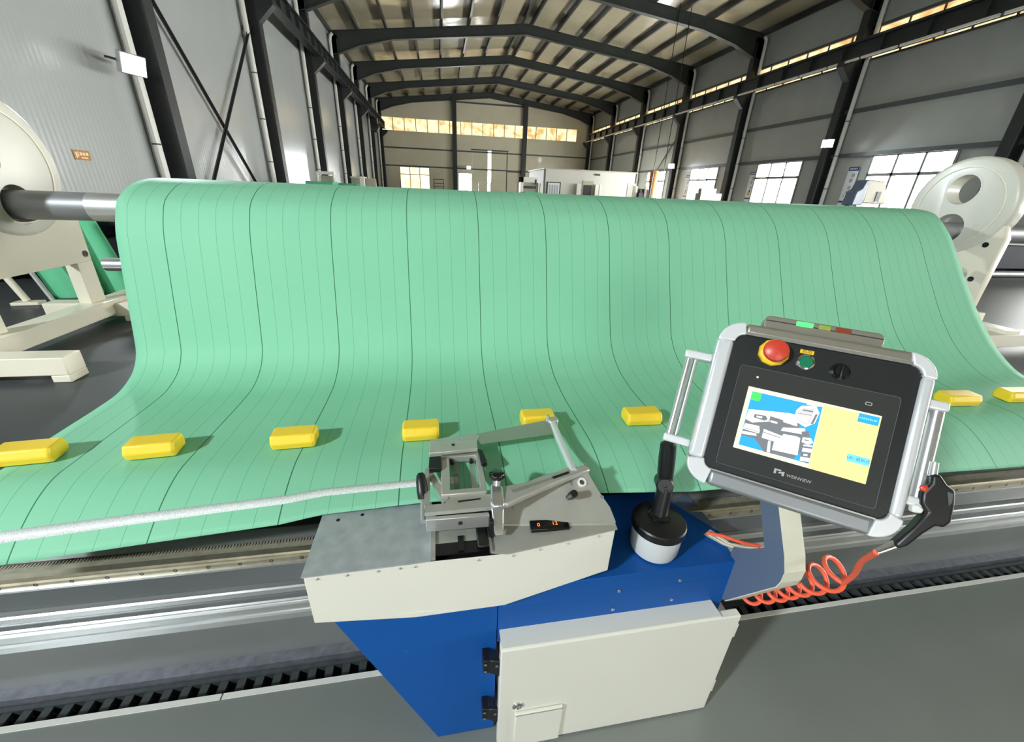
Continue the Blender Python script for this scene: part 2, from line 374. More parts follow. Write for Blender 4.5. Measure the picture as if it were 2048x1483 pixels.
cl = MB()
for s in (-1, 1):
    xe = XL-.15 if s < 0 else XR+.15
    cl.prism([(xe, YB, EAVE), (XM, YB, RIDGE), (XM, YB, RIDGE+.12), (xe, YB, EAVE+.12)], (0, YE-YB+.15, 0))
ce = struct(cl.build('ceiling', 'ceil'), 'glossy cream metal roof lining on dark purlins')
def roofz(x): return EAVE+(RIDGE-EAVE)*(1-abs(x-XM)/(XR-XM))
px = [XM+s*(.28+1.49*k) for s in (-1, 1) for k in range(8)]
for x in px: MB().box(x-.05, x+.05, YB, YE, roofz(x)-.24, roofz(x)-.005).build('purlin', 'steel_dark', ce)
def frame(yc):
    r_ = sroot('portal_frame', 'dark steel portal frame of the hall', (XM, yc, FZ))
    for s in (-1, 1):
        xw = XL if s < 0 else XR; d = -s
        b = MB()                                            # H section column
        b.box(min(xw+d*.02, xw+d*.05), max(xw+d*.02, xw+d*.05), yc-.15, yc+.15, -.2, 8.9)
        b.box(min(xw+d*.42, xw+d*.46), max(xw+d*.42, xw+d*.46), yc-.15, yc+.15, -.2, 8.7)
        b.box(min(xw+d*.03, xw+d*.45), max(xw+d*.03, xw+d*.45), yc-.02, yc+.02, -.2, 8.9)
        b.build('column', 'steel_dark', r_)
        pr = []                                             # haunched rafter with flanges
        xs = [xw+d*.05, xw+d*.5, xw+d*1.6, xw+d*3.4, XM]
        dep = [1.02, .98, .68, .46, .46]
        top = [(x, yc-.02, roofz(x)-.24) for x in xs]; bot = [(x, yc-.02, roofz(x)-.24-q) for x, q in zip(xs, dep)]
        rb = MB().prism(top+bot[::-1], (0, .04, 0))
        for pts in (top, bot):
            for i in range(4):
                p, q = V(pts[i]), V(pts[i+1]); p.y = q.y = yc; rb.bar(p, q, .26, .03)
        rb.build('rafter', 'steel_green', r_)
for yc in COLY: frame(yc)
r_ = sroot('end_frame', 'dark steel posts of the end wall', (XM, YE, FZ))
for x in (1.8, 8.85): MB().box(x-.21, x+.21, YE-.4, YE-.08, FZ, 9.5).build('post', 'steel_dark', r_)
for yc in COLY:                                             # white downpipes beside the columns
    for xw, d, par in ((XL, 1, wl), (XR, -1, wr)):
        MB().tube([(xw+d*.14, yc-.32, .2), (xw+d*.14, yc-.32, 8.55), (xw+d*.18, yc-.34, 8.75), (xw+d*.30, yc-.36, 8.85)], .075, 10).build('downpipe', 'pvc', par)
        for z in (2.2, 3.4, 4.6): MB().cyl((xw+d*.14, yc-.32, z), (xw+d*.14, yc-.32, z+.03), .083, n=10).build('pipe_clip', 'girt', par)
# crane runway beams
def runway(xw, d, label, seg_white):
    t = thing('crane_beam', label, 'crane beam', (xw+d*.7, 16, 6.5), 'crane runway beams')
    xc = xw+d*.68; b = MB()
    b.box(xc-.16, xc+.16, YB, YE-1, 6.52, 6.56); b.box(xc-.16, xc+.16, YB, YE-1, 7.02, 7.06); b.box(xc-.02, xc+.02, YB, YE-1, 6.56, 7.02)
    b.build('girder', 'steel_dark', t); MB().box(xc-.035, xc+.035, YB, YE-1, 7.06, 7.14).build('crane_rail', 'steel_green', t)
    st = MB().box(xc-.14, xc+.14, -.01, .01, 6.56, 7.02)
    first = None; y = YB+.6
    while y < YE-1:
        if first is None: first = st.build('stiffener', 'steel_green', t, org=ORG[t.name]+V((0, 0, 0))); src = first; first.location = (0, y-0, 0)
        else:
            c = src.copy(); C.objects.link(c); c.parent = t; c.location = (0, y, 0)
        y += .99 if d > 0 else 1.49
    for yc in COLY:
        xa, xb = xw+d*.45, xw+d*.92
        MB().prism([(xa, yc-.14, 6.52), (xb, yc-.14, 6.52), (xb, yc-.14, 6.36), (xa, yc-.14, 5.92)], (0, .28, 0)).build('corbel', 'steel_dark', t)
    if seg_white:
        y = 2.0
        while y < YE-2:
            MB().box(xc-.22, xc-.16, y, y+1.25, 6.45, 6.52).build('strips', 'pvc', t); y += 1.36  # broken row of white strips along the beam's lower edge
    return t
runway(XL, 1, 'dark crane runway beam with stiffeners along the left wall', False)
runway(XR, -1, 'dark crane runway beam above the right windows with white conduit', True)
t = thing('crane_hoist', 'small black hoist hanging at far end of left crane beam', 'hoist', (XL+.75, 38.5, 6.0))
MB().lathe((XL+.75, 38.5, 5.85), (0, 1, 0), [(0, -.3), (.28, -.28), (.34, -.1), (.34, .2), (.24, .32), (0, .34)]).build('motor', 'black', t)
MB().box(XL+.55, XL+.95, 38.3, 38.9, 6.15, 6.5).build('hoist_bracket', 'black', t)
# wind braces on the left wall
for k, (p, q, lb) in enumerate((((XL+.10, 10.5, 5.45), (XL+.10, 15.9, .2), 'dark diagonal brace falling to the right on left wall'), ((XL+.16, 16.2, 5.85), (XL+.16, 10.6, .45), 'dark diagonal brace rising to the right on left wall'))):
    b = MB().bar(p, q, .09, .012, (1, 0, 0)); b.bar(V(p)+V((.03, 0, 0)), V(q)+V((.03, 0, 0)), .012, .06, (1, 0, 0)); struct(b.build('wind_brace', 'steel_dark'), lb)
struct(MB().bar((XR-.15, 27.9, 6.0), (XR-.15, 33.6, .9), .09, .02, (1, 0, 0)).build('wind_brace', 'steel_dark'), 'dark diagonal brace on the far right wall')

# ------------------------------------------------------------------ floodlights
def flood(loc, d, label, watts):
    t = thing('floodlight', label, 'lamp', loc, 'floodlights on the hall columns'); x, y, z = loc; dn = V(d).normalized()
    sd = dn.cross(V((0, 0, 1))).normalized(); u2 = sd.cross(dn)
    MB().obox(loc, (dn, sd, u2), (.05, .20, .15)).build('lamp_housing', 'alu_soft', t, bevel=.012)
    g = MB().obox(V(loc)+dn*.053, (dn, sd, u2), (.003, .18, .13)).build('lamp_glass', 'lampglow', t)
    b = MB(); b.bar(V(loc)-sd*.2-dn*.02, V(loc)-sd*.2-dn*.25, .03, .01); b.bar(V(loc)+sd*.2-dn*.02, V(loc)+sd*.2-dn*.25, .03, .01); b.bar(V(loc)-sd*.21-dn*.25, V(loc)+sd*.21-dn*.25, .03, .03); b.bar(V(loc)-dn*.25, V(loc)-dn*.25+V((-.10 if x < 0 else .25, .35, 0)) if y < 45 else V(loc)-dn*.6, .03, .03)
    b.build('lamp_bracket', 'steel_dark', t)
    l = area('flood_light', V(loc)+dn*.07, V(loc)+dn, .36, .26, watts, (.90, 1.0, 1.05), math.radians(150)); l.parent = t; l.location = dn*.07
flood((XL+.55, 9.14, 3.33), (.88, -.40, -.26), 'glaring white floodlight on the left wall column', LAMP_W)
flood((XL+.62, -2.2, 4.2), (.82, .46, -.42), 'white floodlight on the left wall behind the operator', LAMP_W*1.2)
flood((XR-.65, 16.0, 3.85), (-.75, -.62, -.30), 'glaring floodlight on the right wall above the nearest banner', LAMP_W)
flood((XR-.65, 27.8, 3.56), (-.75, -.62, -.30), 'smaller distant floodlight farther down the right wall', LAMP_W*.4)
flood((XR-.65, -2.0, 3.7), (-.85, .40, -.30), 'added unseen floodlight on the right wall behind the operator', LAMP_W)  # added out of view to keep the right stand disc bright
flood((3.15, YE-.7, 3.62), (.0, -.95, -.30), 'tiny distant floodlight on the end wall beside the door', LAMP_W*.6)

# ------------------------------------------------------------------ signs on the walls
t = thing('wall_sign', 'small orange sign with pale lettering on the left wall', 'sign', (XL+.012, 8.18, 1.90))
MB().box(XL+.004, XL+.012, 8.02, 8.345, 1.835, 1.975).build('sign_board', 'sign_or', t)
b = MB(); q = XL+.0125
for y0, z0, dy, dz in ((8.055, 1.86, .03, .085), (8.10, 1.885, .018, .07), (8.14, 1.90, .045, .045), (8.20, 1.90, .045, .042), (8.265, 1.905, .045, .04), (8.15, 1.86, .13, .018)):
    b.box(q-.001, q+.001, y0, y0+dy, z0, z0+dz)
b.build('sign_lettering', 'sign_text', t)['kind'] = 'stuff'
t = thing('wall_sign', 'tiny orange sign beside the first left wall column', 'sign', (XL+.01, 10.85, 1.82))
MB().box(XL+.003, XL+.01, 10.78, 10.95, 1.76, 1.85).build('sign_board', 'sign_or', t)
def banner(yc, label):
    t = thing('wall_banner', label, 'banner', (XR-.02, yc, 2.3), 'banners on the right wall'); x = XR-.03
    MB().box(x, x+.012, yc-.215, yc+.215, 1.60, 3.0).build('sheet', 'banner', t)
    MB().box(x-.002, x, yc-.215, yc+.215, 2.86, 3.0).build('header', 'banner_blue', t); MB().box(x-.002, x, yc-.215, yc+.215, 1.72, 1.79).build('footer', 'banner_blue', t)
    b = MB()
    for i in range(5): b.box(x-.003, x-.001, yc+.12-i*.065, yc+.155-i*.065, 2.90, 2.96)
    b.build('lettering', 'banner', t)['kind'] = 'stuff'
    for i, z in enumerate((2.70, 2.52, 2.26)):
        MB().lathe((x-.001, yc-.05+.03*(i % 2), z), (-1, 0, 0), [(.075, 0), (.07, .002), (0, .002)], 12).build('picture', 'banner_pic', t)
    MB().lathe((x-.001, yc+.02, 1.98), (-1, 0, 0), [(.09, 0), (.085, .002), (0, .002)], 12).build('picture', 'banner_warm', t); MB().lathe((x-.001, yc-.03, 2.10), (-1, 0, 0), [(.06, 0), (.055, .002), (0, .002)], 12).build('picture', 'rust', t)
banner(15.05, 'tall white banner with blue header right of the nearest floodlight')
banner(20.62, 'tall grey banner left of the second window from the roll stand')
banner(26.6, 'distant pale banner left of the third window')

# ------------------------------------------------------------------ machine bed along the pit edge
BX0, BX1 = -3.2, 4.6
class BB(MB):                                                  # bed section drawn at the guide rail, set back under the fabric edge
    def build(s, *a, **k):
        s.v = [(x, min(1.119, y*1.063), 1.65-(1.65-z)*1.063) if z < .75 and y < 1.08 else (x, y, z) for x, y, z in s.v]
        return MB.build(s, *a, **k)
bed = thing('machine_bed', 'long rail bed with toothed rack and aluminium extrusion along pit edge', 'machine bed', (.7, .95, 0))
BB().box(BX0, BX1, .905, 1.052, .625, .690).build('bed_beam', 'bed_grey', bed)
BB().box(BX0, BX1, 1.085, 1.12, .690, FZ-.012).build('bed_back', 'bed_grey', bed)
BB().box(BX0, BX1, .955, 1.0, .690, .712).build('cover_strip', 'alu_soft', bed)
BB().prism([(BX0, .906, .692), (BX0, .885, .625), (BX0, .93, .625)], (BX1-BX0, 0, 0)).build('front_plate', 'bed_grey', bed)
rk = BB().box(BX0, BX1, .915, .938, .690, .712); n = int((BX1-BX0)/.0085); vv = []; ff = []
for i in range(n):                                            # rack teeth, too fine to tell apart singly
    x = BX0+i*.0085; k = len(vv)
    vv += [(x, .938, .690), (x+.0065, .938, .690), (x+.0065, .938, .712), (x, .938, .712), (x+.001, .950, .690), (x+.0045, .950, .690), (x+.0045, .950, .712), (x+.001, .950, .712)]
    ff += [(k, k+3, k+2, k+1), (k+4, k+5, k+6, k+7), (k, k+4, k+7, k+3), (k+1, k+2, k+6, k+5), (k+3, k+7, k+6, k+2), (k, k+1, k+5, k+4)]
rk.build('gear_rack', 'rack', bed)
te = BB().add(vv, ff).build('rack_teeth', 'rack', bed); te['kind'] = 'stuff'
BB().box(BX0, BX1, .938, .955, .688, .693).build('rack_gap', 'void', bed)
gp = [(BX0, .888, .690), (BX0, .888, .706), (BX0, .893, .709), (BX0, .893, .715), (BX0, .889, .718), (BX0, .891, .724), (BX0, .909, .724), (BX0, .911, .718), (BX0, .907, .715), (BX0, .907, .690)]
gr = BB().prism(gp, (BX1-BX0, 0, 0)).build('guide_rail', 'guide', bed)
BB().box(BX0, BX1, .883, .890, .686, .692).build('rail_lip', 'alu', bed)
bo = None
for i in range(int((BX1-BX0)/.083)):
    x = BX0+.03+i*.083
    if bo is None: bo = BB().lathe((x, .8905, .701), (0, -1, 0), [(.0052, 0), (.0052, .003), (.003, .003), (.003, .0015), (0, .0015)], 10).build('rail_bolt', 'black', gr); bx0 = x
    else: copy_part(bo, gr, (x-bx0, 0, 0))
b = BB().prism([(BX0, .870, .620), (BX0, .866, .616), (BX0, .866, .600), (BX0, .870, .597), (BX0, .905, .597), (BX0, .905, .625)], (BX1-BX0, 0, 0)).build('upper_lip', 'alu_ext', bed)
BB().box(BX0, BX1, .885, .905, .57, .597).build('slot', 'bed_grey', bed)
pf = [(.905, .573), (.868, .573), (.864, .569), (.864, .566), (.869, .562), (.869, .558), (.862, .554), (.862, .548), (.868, .545), (.868, .520), (.862, .517), (.862, .508), (.867, .505), (.867, .490), (.872, .485), (.905, .485)]
BB().prism([(BX0, y, z) for y, z in pf], (BX1-BX0, 0, 0)).build('extrusion', 'alu_ext', bed)
for x in (-2.6, -1.3, 0, 1.4, 2.7, 4.0): BB().box(x-.06, x+.06, .92, 1.052, .50, .625).build('bed_bracket', 'bed_grey', bed)

dc = thing('cable_chain', 'black cable drag chain lying in the trough at pit edge', 'cable chain', (.5, 1.02, -.2))
for y in (.992, 1.066): MB().box(-3.9, 5.2, y-.008, y+.008, -.13, -.06).build('side_band', 'chain', dc)
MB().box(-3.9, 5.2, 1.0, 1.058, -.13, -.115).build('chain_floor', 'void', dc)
src = None; n = 0
while -3.9+n*.062 < 5.15:
    x = -3.9+n*.062
    if src is None: src = MB().box(x, x+.028, 1.0, 1.058, -.085, -.066).build('crossbar', 'chain', dc); sx0 = x
    else: copy_part(src, dc, (x-sx0, 0, 0))
    n += 1

# ------------------------------------------------------------------ the fabric
FXL, FXR = -1.224, 2.873
PL = [(2.44, 1.50), (2.42, 1.56), (2.37, 1.615), (2.29, 1.642), (2.16, 1.640), (2.06, 1.625), (1.99, 1.600), (1.922, 1.562), (1.885, 1.510), (1.852, 1.437), (1.825, 1.329), (1.789, 1.18), (1.757, 1.045), (1.737, .987), (1.688, .932), (1.597, .895), (1.492, .888), (1.30, .889), (1.125, .889)]
PR = [(2.44, 1.50), (2.42, 1.56), (2.37, 1.615), (2.29, 1.642), (2.20, 1.642), (2.12, 1.630), (2.06, 1.600), (1.967, 1.514), (1.90, 1.43), (1.834, 1.341), (1.705, 1.176), (1.62, 1.08), (1.544, 1.003), (1.47, .945), (1.40, .905), (1.33, .890), (1.27, .888), (1.20, .888), (1.125, .889)]
def catmull(P, n):
    ds = [0]
    for a, b_ in zip(P, P[1:]): ds.append(ds[-1]+math.dist(a, b_))
    out = []
    for i in range(n):
        s = ds[-1]*i/(n-1); k = max(j for j in range(len(P)-1) if ds[j] <= s+1e-9); t_ = (s-ds[k])/(ds[k+1]-ds[k])
        p0, p1, p2, p3 = P[max(k-1, 0)], P[k], P[k+1], P[min(k+2, len(P)-1)]
        out.append(tuple(.5*(2*p1[j]+(p2[j]-p0[j])*t_+(2*p0[j]-5*p1[j]+4*p2[j]-p3[j])*t_**2+(3*p1[j]-p0[j]-3*p2[j]+p3[j])*t_**3) for j in (0, 1)))
    return out
def interp(x, T):
    for (a, va), (b_, vb) in zip(T, T[1:]):
        if x <= b_: return va+(vb-va)*max(0, (x-a)/(b_-a))
    return T[-1][1]
ZEND = [(-1.3, .765), (-1.1, .775), (-.745, .806), (-.44, .826), (-.34, .838), (-.06, .846), (.4, .832), (.76, .81), (1.0, .80), (2.0, .775), (3, .765)]
YEND = [(-1.3, .89), (-.745, .886), (-.44, .889), (-.34, .899), (-.06, .904), (.4, .90), (.76, .888), (1.02, .90), (2, .90), (3, .90)]
NA, NB_ = 72, 16
CL_, CR_ = catmull(PL, NA), catmull(PR, NA)
def sheet_front(x, q):                                        # q 0 at Y 1.125, 1 at the hanging front edge
    ye, ze = interp(x, YEND), interp(x, ZEND); y = 1.125+(ye-1.125)*q
    return y, .889-(.889-ze)*(max(0, q-.12)/.88)**1.7
def sheet_col(x):
    t_ = (x-FXL)/(FXR-FXL); t_ = max(0, min(1, t_)); k = t_**1.6
    col = [(a[0]+(b_[0]-a[0])*k, a[1]+(b_[1]-a[1])*k) for a, b_ in zip(CL_, CR_)]
    return col+[sheet_front(x, (i+1)/NB_) for i in range(NB_)]
NX = 110; vv = []; ff = []
for i in range(NX+1):
    x = FXL+(FXR-FXL)*i/NX; cc = sheet_col(x); vv += [(x, y, z) for y, z in cc]
m_ = NA+NB_
for i in range(NX):
    for j in range(m_-1): ff.append((i*m_+j, (i+1)*m_+j, (i+1)*m_+j+1, i*m_+j+1))
sh = MB().add(vv, ff).build('fabric_sheet', 'fabric', smooth=80)
sd = sh.modifiers.new('thickness', 'SOLIDIFY'); sd.thickness = .0035; sd.offset = -1
tag(sh, 'wide green fabric sheet hanging from the roll onto the table', 'fabric')
fr_ = MB().ring(circle_pts((FXL+.004, 2.29, 1.51), (0, 1, 0), (0, 0, 1), .126, 40), circle_pts((FXL+.004, 2.29, 1.51), (0, 1, 0), (0, 0, 1), .062, 40), (FXR-FXL-.008, 0, 0)).build('fabric_roll', 'green_roll'); tag(fr_, 'green fabric wound on the steel core behind the hanging sheet', 'fabric roll')
# tape measure band laid on the sheet
vv = []; ff = []; nt_ = 70
for i in range(nt_+1):
    x = -1.218+(1.218+.03)*i/nt_; qc = interp(x, [(-1.3, .80), (-1.1, .79), (-.77, .765), (-.35, .735), (.03, .73)])
    for dq in (-.05, 0, .05):
        y, z = sheet_front(x, qc+dq); vv.append((x, y, z+.0012))
for i in range(nt_):
    for j in (0, 1): ff.append((i*3+j, (i+1)*3+j, (i+1)*3+j+1, i*3+j+1))
tp = MB().add(vv, ff).build('measuring_tape', 'tape', smooth=15); tp.modifiers.new('thickness', 'SOLIDIFY').thickness = .0006
tag(tp, 'white printed measuring tape stuck along the front of the fabric', 'tape')
# yellow blocks
BL = [(-1.180, 1.172, 5, .150, 'leftmost yellow block, hanging over the edge of the fabric'), (-.860, 1.166, 5, .138, 'second yellow block from the left, tilted slightly'),
      (-.4715, 1.172, 3, .136, 'third yellow block from the left on the fabric'), (-.082, 1.172, 1, .126, 'yellow block left of the clamp frame of the machine'),
      (.322, 1.205, 0, .126, 'yellow block half hidden behind the steel blade'), (.710, 1.184, -2, .140, 'yellow block left of the control panel'),
      (2.160, 1.184, -4, .160, 'yellow block right of the control panel'), (2.490, 1.184, -4, .165, 'yellow block cut by the right edge of the picture')]
def block(x, y, rz, ln, label):
    h = .047; hy = .040
    b = MB(); prof = [(0, -hy*.82), (h*.5, -hy), (h, -hy*.72), (h, hy*.72), (h*.5, hy), (0, hy*.82)]
    c, s = math.cos(math.radians(rz)), math.sin(math.radians(rz)); L_ = []
    for u, k in ((-ln/2+.004, .82), (-ln/2+.010, 1), (ln/2-.010, 1), (ln/2-.004, .82)):
        L_.append([(u+(.012 if False else 0), q*k, (z-h/2)*k+h/2) for z, q in prof])
    vs_ = [(x+p[0]*c-p[1]*s, y+p[0]*s+p[1]*c, FZ+.007+p[2]) for r in L_ for p in r]
    fs = [tuple(range(5, -1, -1)), tuple(range(18, 24))]+[(i*6+k, i*6+(k+1) % 6, (i+1)*6+(k+1) % 6, (i+1)*6+k) for i in range(3) for k in range(6)]
    o = b.add(vs_, fs).build('foam_block', 'yellow', bevel=.006, seg=3, org=(x, y, FZ+.007)); tag(o, label, 'block', 'yellow weights on the fabric')
for q in BL: block(*q)

# ------------------------------------------------------------------ roll stands, steel core
def stand(xd, d, label, holes, pb=1.22):
    # xd: plane of the disc face, d: direction to the outside
    xp = xd+d*.012
    t = thing('roll_stand', label, 'stand', (xp, 2.29, FZ), 'roll stands'); th = .05
    P = lambda pts: [(xp, y, z) for y, z in pts]
    out = [(1.985, pb), (1.985, 1.50), (2.03, 1.60), (2.55, 1.60), (2.595, 1.42), (2.585, pb)]
    MB().prism(P(out), (d*th, 0, 0)).build('side_plate', 'white_stand', t, bevel=.004)
    for y, z in ((2.555, 1.26), (2.06, 1.457), (2.05, 1.25), (2.53, 1.46)):
        MB().lathe((xp-d*.001, y, z), (-d, 0, 0), [(.016, 0), (.016, .003), (.009, .003), (.009, .001), (0, .001)], 14).build('bolt', 'black', t)
    cy, cz, R = 2.29, 1.665, .29                               # round head with two bores
    xa = xd
    n = 48; ocir = circle_pts((xa, cy, cz), (0, 1, 0), (0, 0, 1), R, n)
    b = MB()
    # disc face with two holes through a subdivided ring fan, built as a boolean-free strip set
    b.prism(ocir, (d*.10, 0, 0))
    disc = b.build('disc', 'white_disc', t, bevel=.022, seg=4)
    cb = MB()
    for (hy, hz), hr in holes: cb.prism(circle_pts((xa-d*.2, hy, hz), (0, 1, 0), (0, 0, 1), hr, 32), (d*.6, 0, 0))
    cut = cb.build('cutter', 'white_disc'); cut.location = (0, 0, 0)
    bo_ = disc.modifiers.new('holes', 'BOOLEAN'); bo_.operation = 'DIFFERENCE'; bo_.object = cut; bo_.solver = 'EXACT'
    pl_ = [o for o in t.children if o.name.startswith('side_plate')][0]
    b2 = pl_.modifiers.new('holes', 'BOOLEAN'); b2.operation = 'DIFFERENCE'; b2.object = cut; b2.solver = 'EXACT'
    dg = bpy.context.evaluated_depsgraph_get()
    for ob in (disc, pl_):
        me = bpy.data.meshes.new_from_object(ob.evaluated_get(dg)); ob.modifiers.clear(); ob.data = me
        for p in me.polygons: p.use_smooth = True
        me.set_sharp_from_angle(angle=math.radians(35))
    bpy.data.objects.remove(cut)
    MB().ring(circle_pts((xa-d*.004, cy, cz), (0, 1, 0), (0, 0, 1), R-.055, 40), circle_pts((xa-d*.004, cy, cz), (0, 1, 0), (0, 0, 1), R-.062, 40), (d*.006, 0, 0)).build('disc_rim_line', 'white_stand', t)
    hy, hz = holes[0][0]
    MB().ring(circle_pts((xa-d*.001, hy, hz), (0, 1, 0), (0, 0, 1), holes[0][1]+.002, 32), circle_pts((xa-d*.001, hy, hz), (0, 1, 0), (0, 0, 1), holes[0][1]-.008, 32), (d*.101, 0, 0)).build('bore_bush', 'black' if d < 0 else 'white_disc', t)
    for ya, yb in ((1.93, 2.01), (2.485, 2.585)): MB().prism([(xp, ya, pb+.001), (xp, yb, pb+.001), (xp, yb-.004, FZ+.12), (xp, ya-.004, FZ+.12)], (d*.06, 0, 0)).build('leg', 'white_stand', t, bevel=.003)
    MB().box(min(xp-d*.05, xp+d*.06), max(xp-d*.05, xp+d*.06), 1.735, 2.86, FZ+.045, FZ+.125).build('base_beam', 'white_stand', t, bevel=.004)
    for yc in (1.765, 2.60):
        xa_, xb_ = (xp-d*.395, xp+d*.42) if yc < 2 else (xp-d*.14, xp+d*.30)
        MB().box(min(xa_, xb_), max(xa_, xb_), yc-.045, yc+.045, FZ+.03, FZ+.105).build('cross_foot', 'white_stand', t, bevel=.004)
        for xe in (xa_, xb_):
            q = d*.065 if xe == xa_ else -d*.065
            MB().box(min(xe, xe+q), max(xe, xe+q), yc-.045, yc+.045, FZ, FZ+.0299).build('foot_pad', 'white_stand', t, bevel=.004)
    return t
stand(-1.85, -1, 'cream steel roll stand with round white disc at the left', [((2.20, 1.705), .085), ((2.292, 1.51), .083)])
stand(3.30, 1, 'white roll stand with two holed disc at the right', [((2.30, 1.765), .095), ((2.295, 1.532), .090)], 1.06)
t = thing('roll_core', 'long grey steel core pipe carrying the fabric roll', 'pipe', (.7, 2.29, 1.51))
MB().tube([(-2.25, 2.29, 1.51), (4.9, 2.29, 1.51)], .061, 32).build('pipe', 'core', t)
MB().tube([(-1.56, 2.29, 1.51), (-1.225, 2.29, 1.51)], .0625, 32).build('bright_band', 'alu_soft', t)
tr_ = MB().tube([(-1.45, 2.08, 1.287), (3.26, 2.08, 1.287)], .028, 20).build('tie_rod', 'alu'); tag(tr_, 'thin bright tie rod below the fabric roll', 'rod')

# ------------------------------------------------------------------ seaming machine
mc = thing('seaming_machine', 'blue and cream seaming machine carriage riding the rail bed', 'machine', (.25, .78, .03))
TZ = .83
fl = [(-.334, .713), (-.094, .718), (.138, .716), (.432, .738)]          # front corners of the cream housing
zb = [.666, .631, .636, .694]; zt = [TZ, TZ, TZ, .850, .80, .80]
b = MB(); vs_ = []
for (x, y), z in zip(fl, zb): vs_ += [(x, y, TZ-.004), (x, y, z), (x, y+.03, z)]
# front skin with thickness, sides and bottom
fr2 = MB()
outer = [(x, y) for x, y in fl]; back = [(.432, .84), (-.334, .84)]
n = 4
V_ = [(x, y, z-.003) for (x, y), z in zip(outer+back, zt)]+[(x, y, z) for (x, y), z in zip(outer+back, zb+[.694, .666])]
F_ = [(i, i+6, (i+1) % 6+6, (i+1) % 6) for i in range(6)]+[(11, 10, 9, 8, 7, 6)]
ho = fr2.add(V_, F_).build('housing', 'cream', mc, bevel=.003, smooth=12)
for x, y in ((-.305, .7136), (-.24, .715), (-.17, .7165), (-.12, .7175), (-.085, .718), (.068, .7163), (.155, .7170), (.225, .7223), (.300, .7279), (.385, .7343)):
    MB().lathe((x, y-.0002, TZ-.013+(.068*(x-.138) if x > .138 else 0)), (.07 if x > .13 else 0, -1, 0), [(.0034, 0), (.0034, .002), (.0018, .0035), (0, .0035)], 10).build('screw', 'alu_soft', ho)
tl_ = MB().prism([(-.337, .710, TZ-.003), (-.094, .715, TZ-.003), (-.047, .717, TZ-.003), (-.047, .935, TZ-.003), (-.337, .935, TZ-.003)], (0, 0, .004)).build('top_plate', 'plate', mc)
for x, y in ((-.292, .88), (-.232, .892)): MB().lathe((x, y, TZ+.001), (0, 0, 1), [(.005, 0), (.005, .0006), (.003, .0006), (.003, .0003), (0, .0003)], 12).build('plate_hole', 'black', tl_)
MB().box(-.047, -.036, .719, .86, TZ-.003, TZ+.008).build('slot_edge', 'alu_soft', mc)
MB().prism([(-.036, .726, TZ-.02), (.098, .726, TZ-.02), (.098, .87, TZ-.02), (-.036, .87, TZ-.02)], (0, 0, .002)).build('work_slot_floor', 'black', mc)
MB().prism([(-.036, .728, TZ-.001), (.098, .728, TZ-.001), (.098, .765, TZ-.001), (-.036, .765, TZ-.001)], (0, 0, .002)).build('glass_cover', 'black_gloss', mc)
MB().prism([(-.036, .765, TZ-.001), (.098, .765, TZ-.001), (.098, .86, TZ-.001), (-.036, .86, TZ-.001)], (0, 0, .003)).build('steel_cover', 'plate_b', mc)
MB().box(.02, .035, .735, .78, TZ+.001, TZ+.006).build('dark_gripper', 'black', mc); MB().box(.068, .096, .735, .86, TZ+.001, TZ+.012).build('feed_block', 'black', mc, bevel=.004)
MB().box(.098, .104, .722, .83, TZ-.003, TZ+.006).build('slot_edge', 'alu_soft', mc)
# right cover plate: flat front strip and inclined rear face
rp = [(.102, .721), (.140, .713), (.435, .735), (.437, .755), (.102, .815)]
pr_ = MB().prism([(x, y, TZ-.003+(.068*(x-.138) if x > .138 else 0)) for x, y in rp], (0, 0, .004)).build('right_cover', 'plate_b', mc)
def inc(x, y): return (x, y, TZ+.001+.062*(x-.12)+.58*(y-.815+.060*(x-.102)/.335))
ip = [(.102, .815), (.437, .755), (.432, .790), (.412, .835), (.395, .885), (.378, .905), (.33, .905), (.25, .888), (.16, .880), (.102, .872)]
MB().prism([inc(*p) for p in ip], (0, -.003, .006)).build('inclined_cover', 'plate_b', mc)
MB().prism([inc(*p) for p in ip], (0, .01, -.10)).build('inclined_body', 'alu_soft', mc)
c0 = V(inc(.372, .862)); nrm = V((0, -.53, .85)).normalized(); e1 = V((1, 0, 0)); e2 = nrm.cross(e1)
MB().ring(circle_pts(c0+nrm*.006, e1, e2, .0125), circle_pts(c0+nrm*.006, e1, e2, .0075), nrm*.006).build('bushing_ring', 'white_paint', mc)
MB().cyl(c0+nrm*.004, c0+nrm*.008, .0076).build('bushing_bore', 'rust', mc)
for x, y in ((.418, .818), (.175, .838), (.395, .905), (.345, .865)): MB().lathe(V(inc(x, y))+nrm*.005, nrm, [(.005, 0), (.005, .002), (.0025, .002), (.0025, .001), (0, .001)], 12).build('cover_bolt', 'chrome', mc)
pg = V(inc(.328, .835)); MB().lathe(pg, (0.02, -.62, .78), [(.008, 0), (.008, .03), (.0105, .032), (.0105, .058), (.009, .062), (0, .062)], 18).build('black_peg', 'black', mc)
dsp = MB().obox((.262, .776, TZ+.0135), ((1, -.06, 0), (.06, 1, 0), (0, 0, 1)), (.052, .0165, .006)).build('counter', 'black_gloss', mc, bevel=.002)
for x0 in (.232, .276): text_mesh('counter_digit', '0' if x0 < .25 else '12', .016, (x0, .776, TZ+.0202), (1, -.06, 0), (.06, 1, 0), 'digit', dsp, depth=.0003)
